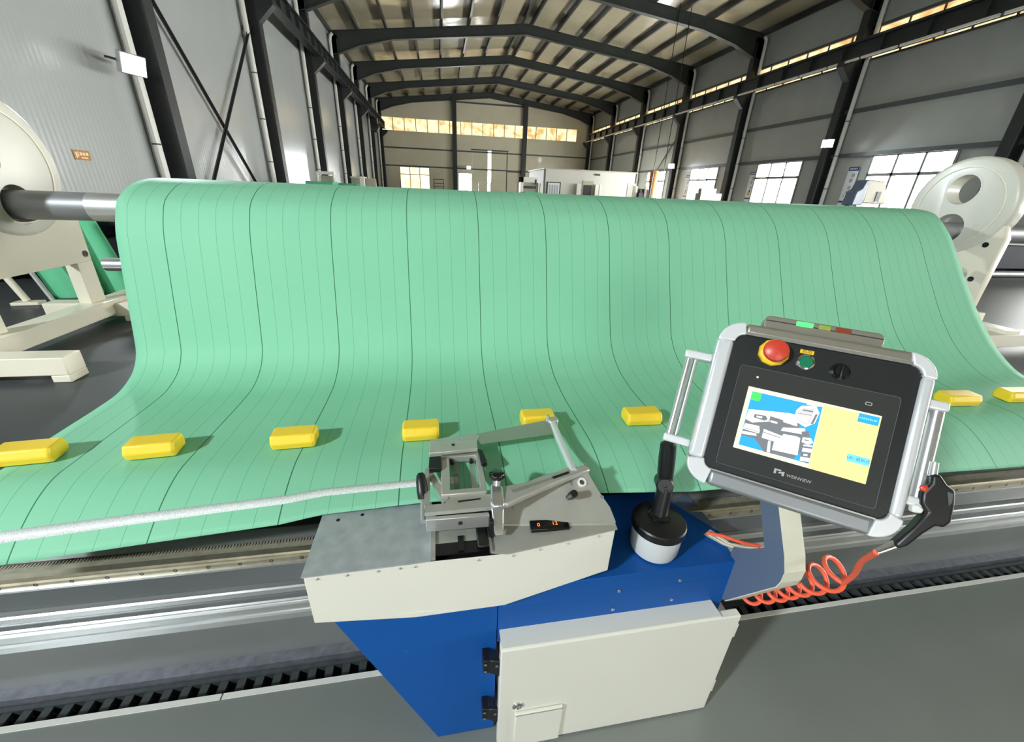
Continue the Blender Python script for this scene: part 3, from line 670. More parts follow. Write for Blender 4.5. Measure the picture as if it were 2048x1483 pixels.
# clamp frame over the fabric
FR = .895
def pz(pts, z): return [(x, y, z) for x, y in pts]
fo = [(-.062, .800), (.104, .800), (.104, .850), (.101, .878), (.100, 1.042), (-.018, 1.046), (-.012, .858), (-.056, .985), (-.068, .985)]
fp = MB()
fp.prism(pz([(-.060, .797), (.125, .797), (.125, .822), (-.060, .824)], FR), (0, 0, .012)); fp.prism(pz([(-.010, .8235), (.125, .8215), (.125, .842), (.085, .848), (.004, .848)], FR), (0, 0, .012))
fp.prism(pz([(-.062, .823), (-.047, .823), (-.0495, .975), (-.064, .975)], FR), (0, 0, .012)); fp.prism(pz([(-.050, .935), (-.013, .826), (.004, .842), (-.050, .975)], FR), (0, 0, .012))
fp.build('frame_plate', 'plate_b', mc)
MB().prism(pz([(.024, .823), (.084, .827), (.084, .832), (.024, .829)], FR+.0115), (0, 0, .0012)).build('frame_slot', 'black', mc)
MB().ring([(-.018, .848, FR-.004), (.102, .848, FR-.004), (.102, 1.043, FR-.004), (-.018, 1.043, FR-.004)], [(.006, .866, FR-.004), (.086, .866, FR-.004), (.086, 1.012, FR-.004), (.006, 1.012, FR-.004)], (0, 0, .024)).build('view_frame', 'plate_b', mc, bevel=.003)
for x in (.016, .066): MB().box(x, x+.016, .866, 1.012, FR-.004, FR-.001).build('view_strip', 'acrylic', mc)
for x in (.014, .072): MB().cyl((x, 1.008, FR+.006), (x, .996, FR+.006), .006).build('view_roller', 'black', mc)
MB().obox((.022, .790, FR-.022), ((1, -.02, 0), (0, 1, 0), (0, 0, 1)), (.080, .006, .020)).build('front_bar', 'alu_soft', mc, bevel=.002)
MB().lathe((.028, .7845, FR-.020), (0, -1, 0), [(.006, 0), (.006, .002), (.003, .002), (.003, .001), (0, .001)], 12).build('bar_bolt', 'steel_dark', mc)
MB().lathe((-.066, .868, FR-.006), (-.10, .70, .70), [(.0125, 0), (.0145, .003), (.0155, .02), (.0145, .045), (.012, .062), (.007, .069), (0, .070)], 18).build('frame_handle', 'black', mc)
MB().cyl((-.066, .868, FR-.006), (-.066+.002, .80, FR-.02), .008).build('handle_post', 'alu_soft', mc)
MB().prism(pz([(-.052, 1.006), (.092, 1.014), (.094, 1.060), (-.052, 1.066)], FR+.030), (0, 0, .012)).build('head_bracket', 'plate_b', mc, bevel=.002)
MB().prism(pz([(-.052, 1.066), (.094, 1.060), (.105, 1.085), (.09, 1.10), (-.048, 1.078)], FR+.036), (0, 0, .004)).build('blade_holder', 'alu_soft', mc)
MB().lathe((.020, 1.04, FR+.042), (0, 0, 1), [(.005, 0), (.005, .002), (.002, .002), (0, .001)], 12).build('bracket_bolt', 'black', mc)
MB().prism(pz([(-.052, .948), (-.016, .948), (-.016, 1.004), (-.052, 1.004)], FR+.014), (0, 0, .018)).build('rubber_pad', 'black', mc, bevel=.003)
MB().prism(pz([(.098, .955), (.116, .96), (.108, 1.02), (.094, 1.028)], FR+.014), (0, 0, .018)).build('rubber_pad', 'black', mc, bevel=.003)
MB().prism([(.083, 1.097, FR+.036), (.350, 1.158, FR+.038), (.343, 1.078, FR+.034), (.105, 1.046, FR+.034)], (0, 0, .002)).build('blade', 'blade', mc)
MB().tube([(.356, .885, FR+.030), (.360, 1.150, FR+.032)], .0118, 18).build('cross_rod', 'rail_side', mc)
MB().obox((.362, 1.152, FR+.032), ((1, .1, 0), (-.1, 1, 0), (0, 0, 1)), (.018, .014, .017)).build('rod_clamp', 'alu_soft', mc, bevel=.006)
MB().cyl((.340, 1.152, FR+.032), (.345, 1.152, FR+.062), .006).build('clamp_bolt', 'chrome', mc)
# lever arm from the pivot to the clamp screw
lv = [(.128, .835), (.150, .862), (.21, .865), (.27, .885), (.33, .893), (.395, .905), (.402, .880), (.36, .868), (.28, .842), (.20, .812), (.150, .792), (.128, .800)]
MB().prism([(x, y, FR+.004+.02*(x-.13)/.27) for x, y in lv], (0, 0, .016)).build('lever_arm', 'plate_b', mc, bevel=.004)
MB().prism([(x, y, FR+.0205+.02*(x-.13)/.27) for x, y in ((.165, .838), (.285, .866), (.288, .860), (.172, .826))], (0, 0, .002)).build('lever_rib', 'alu', mc)
MB().prism([(x, y, FR+.0205+.02*(x-.13)/.27) for x, y in ((.285, .868), (.338, .882), (.338, .874), (.288, .860))], (0, 0, .0015)).build('lever_slot', 'black', mc)
MB().prism([(.108, .79, FR+.022), (.142, .79, FR+.022), (.146, .85, FR+.034), (.112, .862, FR+.034)], (0, -.004, -.05)).build('clamp_jaw', 'alu', mc, bevel=.006)
MB().prism([(.112, .752, FR-.045), (.136, .752, FR-.045), (.142, .80, FR+.02), (.106, .80, FR+.02)], (0, .012, .006)).build('clamp_tongue', 'alu', mc, bevel=.004)
MB().box(.100, .112, .765, .83, TZ, FR-.01).build('clamp_stop', 'black', mc, bevel=.003)
MB().cyl((.128, .855, FR+.02), (.131, .866, FR+.046), .011).build('knob_stem', 'alu', mc)
kn = MB(); ko = V((.131, .866, FR+.044)); prof_n = 30; axk = V((.05, .2, 1)).normalized(); ea = axk.orthogonal().normalized(); eb = axk.cross(ea); vs_ = []
for r0, h in ((.015, 0), (.0195, .004), (.0205, .011), (.0195, .017), (.014, .020), (.0, .020)):
    vs_ += [ko+axk*h+(ea*math.cos(2*math.pi*k/prof_n)+eb*math.sin(2*math.pi*k/prof_n))*(max(r0, 1e-4)*(1+.12*math.cos(6*2*math.pi*k/prof_n))) for k in range(prof_n)]
kn.add(vs_, [(i*prof_n+k, i*prof_n+(k+1) % prof_n, (i+1)*prof_n+(k+1) % prof_n, (i+1)*prof_n+k) for i in range(5) for k in range(prof_n)]+[tuple(range(prof_n-1, -1, -1))]).build('clamp_knob', 'black_gloss', mc, smooth=60)
# blue body
BYF, BTZ = .738, .667
b = MB()
b.prism([(-.3035, BYF, .640), (.124, BYF, .640), (.124, BYF, .004), (-.060, BYF, .004)], (0, .15, 0))
b.build('blue_skirt', 'blue', mc, bevel=.002)
body = MB()
top = [(.126, BYF), (.840, BYF), (.862, .848), (.775, 1.003), (.770, 1.06), (.126, 1.06)]
body.prism([(x, y, .60) for x, y in top], (0, 0, BTZ-.60)); body.prism([(.126, BYF, .45), (.840, BYF, .45), (.848, .90, .45), (.126, .90, .45)], (0, 0, .152))
bb = body.build('blue_body', 'blue', mc, bevel=.002)
MB().prism([(.863, .849, BTZ), (.776, .999, BTZ), (.868, 1.045, BTZ-.012)], (.002, .001, -.012)).build('rear_flange', 'arm', mc)
for x, z in ((.478, .606), (.668, .617), (.470, .528), (.658, .536)):
    MB().lathe((x, BYF-.0005, z), (0, -1, 0), [(.0058, 0), (.0056, .003), (.003, .0045), (0, .0045)], 14).build('bolt', 'chrome', bb)
MB().lathe((-.13, BYF-.0005, .47), (0, -1, 0), [(.0016, 0), (.0016, .001), (0, .001)], 8).build('bolt', 'alu', bb)
# electric cabinet door
DY = .681
door = MB().box(.128, .868, DY, DY+.026, .008, .498).build('cabinet_door', 'cream_door', mc, bevel=.004, seg=3)
MB().box(.135, .862, DY+.026, BYF+.16, .012, .455).build('cabinet_box', 'cream', mc)
MB().box(.131, .80, DY+.004, BYF+.01, .498, .505).build('door_seal', 'cream', mc)
MB().box(.79, .862, BYF+.01, BYF+.10, .50, .53).build('cabinet_lid', 'cream', mc, bevel=.003)
for z in (.405, .165):
    hg = MB(); hg.prism([(.100, DY+.018, z+.028), (.128, DY+.010, z+.034), (.128, DY+.010, z-.036), (.100, DY+.018, z-.028)], (0, .012, 0)); hg.box(.082, .102, DY+.02, BYF+.002, z-.030, z+.028)
    h = hg.build('hinge', 'black', door, bevel=.002)
    b = MB()
    for x, zz in ((.088, z+.015), (.088, z-.017), (.119, z+.018)): b.lathe((x, DY+.0185 if x < .1 else DY+.009, zz), (0, -1, 0), [(.0045, 0), (.0045, .002), (0, .002)], 10)
    b.build('hinge_screws', 'chrome', door)['kind'] = 'stuff'
lk = MB().lathe((.186, DY, .227), (0, -1, 0), [(.0165, 0), (.0165, .004), (.012, .006), (.011, .003), (.006, .003), (.005, .008), (0, .008)], 24).build('door_lock', 'chrome', door)
pk = MB().box(.180, .330, DY-.010, DY, .016, .196).build('document_pocket', 'cream_door', door, bevel=.003)
MB().box(.180, .330, DY-.011, DY-.0095, .188, .192).build('pocket_lip', 'alu_soft', door)
for z in (.42, .13): MB().box(.866, .876, DY+.004, DY+.02, z-.03, z+.03).build('hinge_knuckle', 'cream', door)
# bracket arm that carries the control panel
AX = .838
ao = [(.736, .672), (.733, .49), (.725, .512), (.614, .711), (.603, .730), (.597, .756), (.597, .790), (.613, .828), (.674, .932), (.69, .955), (.75, .935), (.728, .90), (.669, .795)]
MB().prism([(AX, y, z) for y, z in [(.760, .672), (.757, .49), (.725, .512), (.614, .711), (.603, .730), (.597, .756), (.597, .790), (.613, .828), (.674, .932), (.690, .960), (.745, .930), (.728, .90), (.669, .795), (.72, .735), (.76, .70)]], (.058, 0, 0)).build('panel_arm', 'arm', mc)
eo = [(.725, .512), (.614, .711), (.603, .730), (.597, .756), (.597, .790), (.613, .828), (.674, .932), (.690, .960)]
eb_ = MB()
for (y0, z0), (y1, z1) in zip(eo, eo[1:]):
    n_ = V((0, -(z1-z0), (y1-y0))); n_ = V((0, z0-z1, y1-y0)).normalized()*.003
    eb_.prism([(AX-.001, y0, z0), (AX-.001, y1, z1), (AX-.001, y1-abs(n_.y), z1+n_.z*0), (AX-.001, y0-abs(n_.y), z0+n_.z*0)], (.060, 0, 0))
eb_.build('arm_edge', 'arm_edge', mc)
# wires leaving the body toward the arm
MB().tube([(.80, .83, .69), (.83, .80, .705), (.85, .74, .735), (.86, .70, .765)], .005, 10).build('air_tube', 'orange', mc)
for k in range(5): MB().tube([(.80+.004*k, .84, .675+.004*k), (.83+.003*k, .79-.003*k, .68+.004*k), (.855, .74, .70+.006*k), (.862, .69, .77)], .0022, 6).build('wire', 'white_stand' if k % 2 else 'beige', mc)

# ------------------------------------------------------------------ pot with a gripped brush lid
t = thing('grease_pot', 'translucent white jar with black lid and upright grip on the blue top', 'jar', (.614, .820, BTZ))
pc = (.614, .820, BTZ+.0006)
MB().lathe(pc, (0, 0, 1), [(.058, 0), (.067, .006), (.071, .02), (.073, .086), (.073, .090), (0, .090)], 36).build('jar', 'jar', t)
MB().lathe((pc[0], pc[1], BTZ+.086), (0, 0, 1), [(.075, 0), (.078, .003), (.078, .024), (.075, .028), (.050, .036), (.034, .038), (0, .038)], 36).build('lid', 'black', t)
MB().lathe((pc[0], pc[1]+.006, BTZ+.120), (0, 0, 1), [(.033, 0), (.033, .007), (.025, .012), (0, .012)], 28).build('lid_collar', 'black_gloss', t)
MB().tube([(.614, .827, BTZ+.12), (.626, .845, BTZ+.212)], [.0235, .0225], 22).build('grip_stem', 'black', t)
MB().lathe((.6315, .874, BTZ+.214), (-.35, -.90, .25), [(.020, 0), (.0245, .003), (.0245, .045), (.021, .049), (.005, .049), (.004, .047), (0, .047)], 24).build('grip_joint', 'black', t)
MB().tube([(.630, .858, BTZ+.215), (.622, .862, BTZ+.30), (.618, .864, BTZ+.345), (.617, .8645, BTZ+.352)], [.0225, .0235, .022, .014], 22).build('grip', 'black', t)

# ------------------------------------------------------------------ control panel
PO = V((.6315, .6668, 1.2932)); pa = V((.810, -.586, -.029)).normalized(); pb = V((-.309, -.384, -.870)); pb = (pb-pa*pa.dot(pb)).normalized(); pn = -pa.cross(pb)
def PP(u, v, w_=0): return PO+pa*u+pb*v+pn*w_
cp = thing('control_panel', 'silver framed control panel with lit touch screen on the arm', 'control panel', PP(.106, .222, -.03))
def prect(u0, u1, v0, v1, w0, w1, b=None):
    b = b or MB(); b.prism([PP(u0, v0, w0), PP(u1, v0, w0), PP(u1, v1, w0), PP(u0, v1, w0)], pn*(w1-w0)); return b
def rrect(u0, u1, v0, v1, r, n=6):
    out = []
    for cx, cy, a0 in ((u1-r, v0+r, -90), (u1-r, v1-r, 0), (u0+r, v1-r, 90), (u0+r, v0+r, 180)):
        out += [(cx+r*math.cos(math.radians(a0+90*k/n)), cy+r*math.sin(math.radians(a0+90*k/n))) for k in range(n+1)]
    return out
U0, U1, V0, V1 = -.079, .289, -.131, .222
MB().prism([PP(u, v, -.072) for u, v in rrect(U0+.012, U1-.012, V0+.012, V1-.012, .035)], pn*.068).build('panel_box', 'steel_green', cp)
MB().prism([PP(u, v, -.004) for u, v in rrect(-.050, .270, -.109, .190, .018)], pn*.005).build('face_plate', 'panel_face', cp)
FW0, FW1 = -.064, .007
prect(-.031, .250, V0, -.108, FW0, FW1).build('frame_rail', 'rail_top', cp, bevel=.006, seg=3)
prect(-.031, .250, .188, V1, FW0, FW1).build('frame_rail', 'rail_low', cp, bevel=.008, seg=3)
prect(U0, -.047, -.090, .174, FW0, FW1).build('frame_rail', 'rail_side', cp, bevel=.008, seg=3)
prect(.268, U1, -.090, .177, FW0, FW1).build('frame_rail', 'rail_side', cp, bevel=.008, seg=3)
prect(-.031, .250, -.112, -.106, FW1, FW1+.001).build('rail_bead', 'alu', cp); prect(-.031, .250, .187, .190, FW1, FW1+.001).build('rail_bead', 'alu', cp)
for cu_, cv_, a0, (iu, iv), r in ((-.034, -.086, 180, (-.028, -.088), .045), (.244, -.086, 270, (.250, -.088), .045), (.244, .177, 0, (.250, .170), .045), (-.034, .177, 90, (-.028, .170), .045)):
    ri = .018; o1 = []; o2 = []
    uu = U0+r if cu_ < 0 else U1-r; vv_ = V0+r if cv_ < 0 else V1-r
    for k in range(9):
        a_ = math.radians(a0+90*k/8); o1.append((uu+r*math.cos(a_), vv_+r*math.sin(a_))); o2.append((iu+ri*math.cos(a_), iv+ri*math.sin(a_)))
    MB().prism([PP(u, v, FW0-.001) for u, v in o1+o2[::-1]], pn*(FW1-FW0+.003)).build('frame_corner', 'corner', cp, bevel=.006, seg=3)
gl = MB().prism([PP(u, v, .001) for u, v in rrect(-.0245, .2475, -.0425, .1725, .006)], pn*.0022).build('touch_glass', 'panel_glass', cp)
b = MB(); q = [PP(u, v, .0032) for u, v in rrect(-.0245, .2475, -.0425, .1725, .006)]; q2 = [PP(u, v, .0032) for u, v in rrect(-.0236, .2466, -.0416, .1716, .0055)]
b.ring(q, q2, pn*.0004).build('glass_edge', 'panel_line', cp)
sc = prect(0, .225, 0, .132, .0032, .0042).build('screen', 'scr_cream', cp)
prect(.1335, .225, .004, .132, .0042, .0045).build('yellow_area', 'scr_yellow', sc)
prect(.0085, .1320, .0085, .1235, .0042, .0045).build('picture_field', 'scr_blue', sc)
def sp(pts, m, w_=.0046, name='picture_shape', dw=.0002):
    MB().prism([PP(u, v, w_) for u, v in pts], pn*dw).build(name, m, sc)
# zoomed screen coordinates -> panel coordinates (line drawing of the machine shown on the screen)
def Z(pts): return [(p[0]*.225, p[1]*.132) for p in pts]
sp([(.009, .009), (.026, .009), (.026, .0235), (.024, .0265), (.009, .0265)], 'scr_green', name='status_icon')
sp(Z([(.045, .36), (.10, .33), (.36, .27), (.44, .26), (.46, .47), (.56, .62), (.56, .72), (.50, .83), (.47, .93), (.24, .94), (.22, .90), (.15, .78), (.04, .78)]), 'scr_grey')
sp(Z([(.045, .36), (.10, .34), (.36, .27), (.43, .27), (.44, .44), (.30, .42), (.10, .55), (.04, .52)]), 'scr_white', .0048)
sp(Z([(.10, .41), (.19, .395), (.21, .44), (.19, .475), (.10, .465)]), 'scr_grey', .0050); sp(Z([(.12, .425), (.165, .42), (.165, .45), (.12, .452)]), 'scr_white', .0052)
sp(Z([(.225, .37), (.33, .40), (.33, .45), (.225, .46)]), 'scr_grey', .0050); sp(Z([(.23, .36), (.34, .375), (.34, .395), (.23, .385)]), 'scr_white', .0052); sp(Z([(.235, .445), (.29, .445), (.29, .475), (.235, .475)]), 'scr_white', .0052)
sp(Z([(.34, .505), (.50, .44), (.52, .53), (.33, .56)]), 'scr_white', .0048)
sp(Z([(.045, .585), (.16, .575), (.175, .66), (.17, .69), (.04, .68)]), 'scr_white', .0048); sp(Z([(.04, .71), (.15, .70), (.16, .735), (.04, .76)]), 'scr_white', .0048)
sp(Z([(.05, .655), (.17, .665), (.17, .672), (.05, .662)]), 'scr_grey', .0050)
sp(Z([(.20, .60), (.35, .635), (.355, .60), (.46, .585), (.485, .60), (.495, .86), (.30, .88), (.30, .75), (.20, .74)]), 'scr_white', .0048)
sp(Z([(.255, .76), (.275, .755), (.29, .93), (.265, .93)]), 'scr_white', .0048)
sp(Z([(.20, .645), (.34, .665), (.34, .675), (.20, .655)]), 'scr_grey', .0050); sp(Z([(.33, .66), (.42, .675), (.42, .682), (.33, .668)]), 'scr_lgrey', .0050)
sp(Z([(.405, .20), (.435, .115), (.54, .075), (.575, .16), (.56, .33), (.50, .42), (.405, .36)]), 'scr_white', .0049)
sp(Z([(.415, .215), (.445, .135), (.535, .125), (.525, .345), (.50, .385), (.42, .34)]), 'scr_lgrey', .0051)
sp(Z([(.452, .165), (.528, .155), (.527, .175), (.453, .185)]), 'scr_grey', .0053); sp(Z([(.43, .235), (.522, .222), (.521, .228), (.43, .241)]), 'scr_grey', .0053)
sp(Z([(.425, .26), (.515, .25), (.505, .355), (.43, .325)]), 'scr_white', .0053); sp(Z([(.55, .19), (.565, .19), (.55, .34), (.53, .36)]), 'scr_grey', .0053)
sp(Z([(.465, .055), (.55, .05), (.56, .075), (.47, .085)]), 'scr_white', .0049)
sp(Z([(.48, .50), (.53, .46), (.55, .55), (.50, .58)]), 'scr_grey', .0049); sp(Z([(.50, .575), (.56, .56), (.585, .62), (.55, .665), (.50, .65)]), 'scr_white', .0050); sp(Z([(.515, .60), (.55, .595), (.55, .61), (.515, .615)]), 'scr_grey', .0052)
sp(Z([(.515, .685), (.587, .655), (.587, .93), (.515, .93)]), 'scr_grey', .0050)
for v0, v1 in ((.675, .70), (.725, .785), (.865, .925)): sp(Z([(.518, v0), (.585, v0-.015), (.585, v1-.015), (.518, v1)]), 'scr_white', .0052)
sp(Z([(.535, .81), (.565, .805), (.565, .835), (.535, .84)]), 'scr_white', .0052)
bt = prect(.1905, .2225, .0035, .0205, .0046, .0049).build('screen_button', 'scr_blue', sc)
bt2 = prect(.188, .2235, .084, .0985, .0046, .0049).build('screen_button', 'scr_lblue', sc)
b = MB()
for i in range(9): prect(.1925+.0031*i, .1945+.0031*i+.0005*(i % 2), .0105-.0004*(i % 3), .0135, .0049, .0050, b)
b.build('button_marks', 'scr_lblue', sc)['kind'] = 'stuff'
text_mesh('button_text', 'UK: 最新式', .0075, PP(.2058, .0912, .0049), pa, -pb, 'scr_ink', sc, depth=.0001)
lg = MB(); lg.prism([PP(u, v, .0032) for u, v in ((.080, .150), (.092, .150), (.092, .153), (.084, .153), (.084, .160), (.080, .160))], pn*.0003); lg.prism([PP(u, v, .0032) for u, v in ((.088, .155), (.098, .152), (.098, .161), (.094, .161), (.094, .157), (.088, .158))], pn*.0003)
lg.build('maker_logo', 'grey_print', cp)
text_mesh('maker_name', 'WEINVIEW', .0085, PP(.123, .1575, .0033), pa, -pb, 'grey_print', cp, depth=.0002)
b = MB(); b.ring([PP(u, v, .0032) for u, v in rrect(.196, .207, -.021, -.0145, .0025, 3)], [PP(u, v, .0032) for u, v in rrect(.1972, .2058, -.0198, -.0157, .0018, 3)], pn*.0003); b.build('front_symbol', 'grey_print', cp)
MB().lathe(PP(.0115, -.0225, .0032), pn, [(.0022, 0), (.0022, .0005), (0, .0005)], 10).build('status_led', 'ledw', cp)
# emergency stop
es = MB(); ec = (.028, -.079); n = 8
es.lathe(PP(ec[0], ec[1], .001), pn, [(.0285, 0), (.0285, .010), (.024, .014), (.020, .014), (0, .014)], 10)
eo_ = es.build('emergency_stop', 'estop_y', cp, bevel=.002)
MB().lathe(PP(ec[0], ec[1], .012), pn, [(.013, 0), (.013, .010), (.021, .012), (.023, .017), (.0215, .023), (.015, .0265), (0, .0275)], 30).build('red_mushroom', 'red', eo_)
gb = MB().lathe(PP(.087, -.0735, .001), pn, [(.0155, 0), (.0155, .004), (.0125, .0055), (.0118, .0045), (0, .0045)], 28).build('start_button', 'chrome', cp)
MB().lathe(PP(.087, -.0735, .0045), pn, [(.0115, 0), (.0115, .0025), (.0105, .0032), (0, .0032)], 26).build('green_cap', 'btn_green', gb)
lb = prect(.0735, .0975, -.0985, -.0905, .001, .0018).build('button_label', 'estop_y', cp, bevel=.0003)
text_mesh('label_text', '启动', .0085, PP(.0855, -.0945, .0018), pa, -pb, 'print_dark', cp, depth=.0001)
ks = MB().lathe(PP(.146, -.068, .001), pn, [(.016, 0), (.016, .004), (.012, .006), (.011, .012), (0, .012)], 24).build('selector_switch', 'black_gloss', cp)
prect(.1435, .1485, -.079, -.052, .013, .0165).build('switch_knob', 'black', ks, bevel=.0015)
# status light bar on top of the frame
lbx = MB().prism([PP(u, v, -.048) for u, v in rrect(.000, .206, -.160, -.130, .010, 4)], pn*.040).build('light_bar', 'rail_top', cp, bevel=.002)
prect(.002, .205, -.150, -.148, -.009, -.0075).build('light_bar_groove', 'steel_dark', lbx)
for u0, u1, m in ((.057, .087, 'led_green'), (.096, .117, 'led_yellow'), (.125, .151, 'led_red')): prect(u0, u1, -.1575, -.1475, -.009, -.006).build('status_light', m, lbx, bevel=.001)
# side handles
for side, (ua, ub) in enumerate(((-.079, -.136), (.289, .326))):
    va, vb_ = -.046, .150
    if side: vb_ = .138
    for v in (va, vb_): prect(min(ua, ub), max(ua, ub), v-.009, v+.009, -.048, -.015).build('handle_bracket', 'corner', cp, bevel=.004, seg=3)
    um = ub+(.011 if side == 0 else -.011)
    MB().tube([PP(um, va, -.031), PP(um, vb_, -.031)], .0085 if side == 0 else .0115, 18).build('handle_bar', 'alu', cp)
    if side == 0: MB().tube([PP(um+.014, va, -.04), PP(um+.014, vb_, -.04)], .005, 14).build('handle_bar', 'alu_soft', cp)
# ------------------------------------------------------------------ blow gun hanging on the panel handle, coiled hose
t = thing('air_blow_gun', 'black air blow gun hooked on right handle of control panel', 'air gun', PP(.33, .20, -.05))
def G(pts, w0): return [PP(u, v, w0+.030) for u, v in pts]
gb_ = [(.319, .082), (.330, .078), (.342, .093), (.355, .100), (.358, .126), (.358, .156), (.351, .169), (.340, .169), (.325, .191), (.309, .219), (.296, .230), (.290, .222), (.311, .181), (.319, .161), (.324, .150), (.313, .138), (.311, .118), (.320, .098)]
MB().prism(G(gb_, -.062), pn*.026).build('gun_body', 'black', t, bevel=.006, seg=3)
MB().prism(G([(.342, .105), (.350, .106), (.351, .122), (.348, .129)], -.0355), pn*.002).build('gun_window', 'panel_line', t)
MB().tube(G([(.325, .085), (.324, .058)], -.049), [.006, .0055], 14).build('hook', 'alu_soft', t)
MB().prism(G([(.304, .146), (.310, .140), (.322, .147), (.320, .156), (.306, .158)], -.058), pn*.016).build('trigger', 'white_paint', t, bevel=.003)
MB().lathe(PP(.312, .110, -.010), pn, [(.006, 0), (.006, .004), (.003, .006), (0, .006)], 14).build('red_button', 'red', t)
MB().tube(G([(.297, .224), (.282, .239), (.273, .248)], -.049), [.0085, .0075, .006], 16).build('hose_fitting', 'chrome', t)
hs = PP(.273, .248, -.019)
pts = [hs, V((.845, .474, .970)), V((.902, .502, .890))]
AXS = [V((.962, .555, .830)), V((.972, .605, .738)), V((.970, .65, .655)), V((.964, .69, .570)), V((.948, .756, .459))]
N = 260; turns = 7.5
for i in range(N+1):
    q = i/N; f_ = min(q*4, 3.999); k = int(f_); c_ = AXS[k].lerp(AXS[k+1], f_-k); c_ = c_*1
    rr = .040*(1-.55*q); ph = 2*math.pi*turns*(q**1.25)+2.4
    dirv = (AXS[-1]-AXS[0]).normalized(); s1 = V((1, 0, 0)); s1 = (s1-dirv*s1.dot(dirv)).normalized(); s2 = dirv.cross(s1)
    pts.append(c_+s1*rr*math.cos(ph)+s2*rr*math.sin(ph))
def smooth_pts(P, it=2):
    for _ in range(it):
        Q = [P[0]]
        for a, b_ in zip(P, P[1:]): Q += [a.lerp(b_, .25), a.lerp(b_, .75)]
        P = Q+[P[-1]]
    return P
head = smooth_pts(pts[:7], 3)
ob = MB().tube(head+pts[7:], .0058, 8).build('coiled_hose', 'orange', smooth=60, org=tuple(pts[60])); tag(ob, 'orange coiled air hose hanging from the black blow gun', 'hose')

# ------------------------------------------------------------------ things on the floor at the left
def green_pack(x, y, lean, wd, dp, h, rz, label):
    b = MB(); c, s = math.cos(rz), math.sin(rz); n = 14; rings = []
    prof = [(math.copysign(abs(math.cos(a))**.55, math.cos(a))*wd/2, math.copysign(abs(math.sin(a))**.55, math.sin(a))*dp/2) for a in [2*math.pi*k/n for k in range(n)]]
    vs_ = []
    for q in (0, .03, .5, .97, 1):
        k = .9 if q in (0, 1) else 1
        for u, v in prof: vs_.append((x+lean[0]*q+(u*c-v*s)*k, y+lean[1]*q+(u*s+v*c)*k, FZ+h*q))
    fs = [(i*n+k, i*n+(k+1) % n, (i+1)*n+(k+1) % n, (i+1)*n+k) for i in range(4) for k in range(n)]+[tuple(range(n-1, -1, -1)), tuple(range(4*n, 5*n))]
    o = b.add(vs_, fs).build('folded_fabric', 'green_roll', org=(x, y, FZ), smooth=50); tag(o, label, 'fabric bundle', 'green bundles leaning behind the left stand')
green_pack(-2.42, 3.16, (-.28, .10), .26, .10, .78, .2, 'tall green fabric bundle seen through the left stand')
green_pack(-2.30, 3.30, (-.20, .12), .24, .10, .50, .1, 'green fabric bundle leaning beside the tallest one')
green_pack(-1.98, 3.34, (-.06, .08), .22, .10, .46, .1, 'short green fabric bundle right of the left stand')
green_pack(-1.73, 3.38, (-.06, .10), .20, .09, .26, .0, 'smallest green fabric bundle near the tie rod end')
rk_ = thing('storage_rack', 'low dark storage rack behind the left stand', 'rack', (-3.4, 3.6, FZ))
for z in (.10, .42): MB().box(-5.2, -2.0, 3.55, 4.05, FZ+z, FZ+z+.04).build('shelf', 'navy', rk_)
for x in (-5.1, -4.2, -3.3, -2.6, -2.05): MB().box(x, x+.05, 3.55, 3.60, FZ, FZ+.47).build('upright', 'steel_dark', rk_)
MB().box(-5.2, -2.0, 4.05, 4.09, FZ, FZ+.47).build('back_panel', 'navy', rk_)
for i, x in enumerate((-4.7, -3.9, -3.0)):
    o = MB().box(x, x+.5, 3.62, 3.95, FZ+.14, FZ+.32).build('dark_crate', 'black', bevel=.01, org=(x, 3.62, FZ+.14)); tag(o, ('leftmost', 'middle', 'rightmost')[i]+' black crate on the low storage rack', 'crate', 'crates on the rack')
sp_ = thing('pole_stand', 'thin white pole on a flat foot behind the left stand', 'pole', (-2.58, 2.95, FZ))
MB().tube([(-2.56, 2.95, FZ+.02), (-2.72, 2.97, FZ+.42)], .018, 12).build('pole', 'white_stand', sp_); MB().obox((-2.55, 2.94, FZ+.011), ((1, .1, 0), (-.1, 1, 0), (0, 0, 1)), (.07, .035, .01)).build('foot', 'white_stand', sp_, bevel=.004)
o = MB().tube([(-2.40, 2.93, FZ+.01), (-2.56, 2.98, FZ+.40)], .012, 10).build('metal_rod', 'alu', org=(-2.40, 2.93, FZ+.01)); tag(o, 'bare metal rod leaning next to the white pole', 'rod')
# right side behind the roll stand
t = thing('dark_cabinet', 'dark navy equipment cabinet behind the right roll stand', 'cabinet', (8.2, 4.6, FZ))
MB().box(6.9, 10.4, 4.3, 5.0, FZ+.06, FZ+.37).build('body', 'navy', t, bevel=.01); MB().box(6.85, 10.45, 4.25, 5.05, FZ+.37, FZ+.40).build('top', 'steel_dark', t)
for x in (7.0, 8.4, 10.2): MB().box(x, x+.08, 4.35, 4.9, FZ, FZ+.06).build('foot', 'black', t)
o = MB().tube([(6.4, 4.05, FZ+.04), (10, 4.05, FZ+.04)], .04, 16).build('steel_tube', 'core', org=(6.4, 4.05, FZ)); tag(o, 'steel tube lying on the floor before the dark cabinet', 'tube')

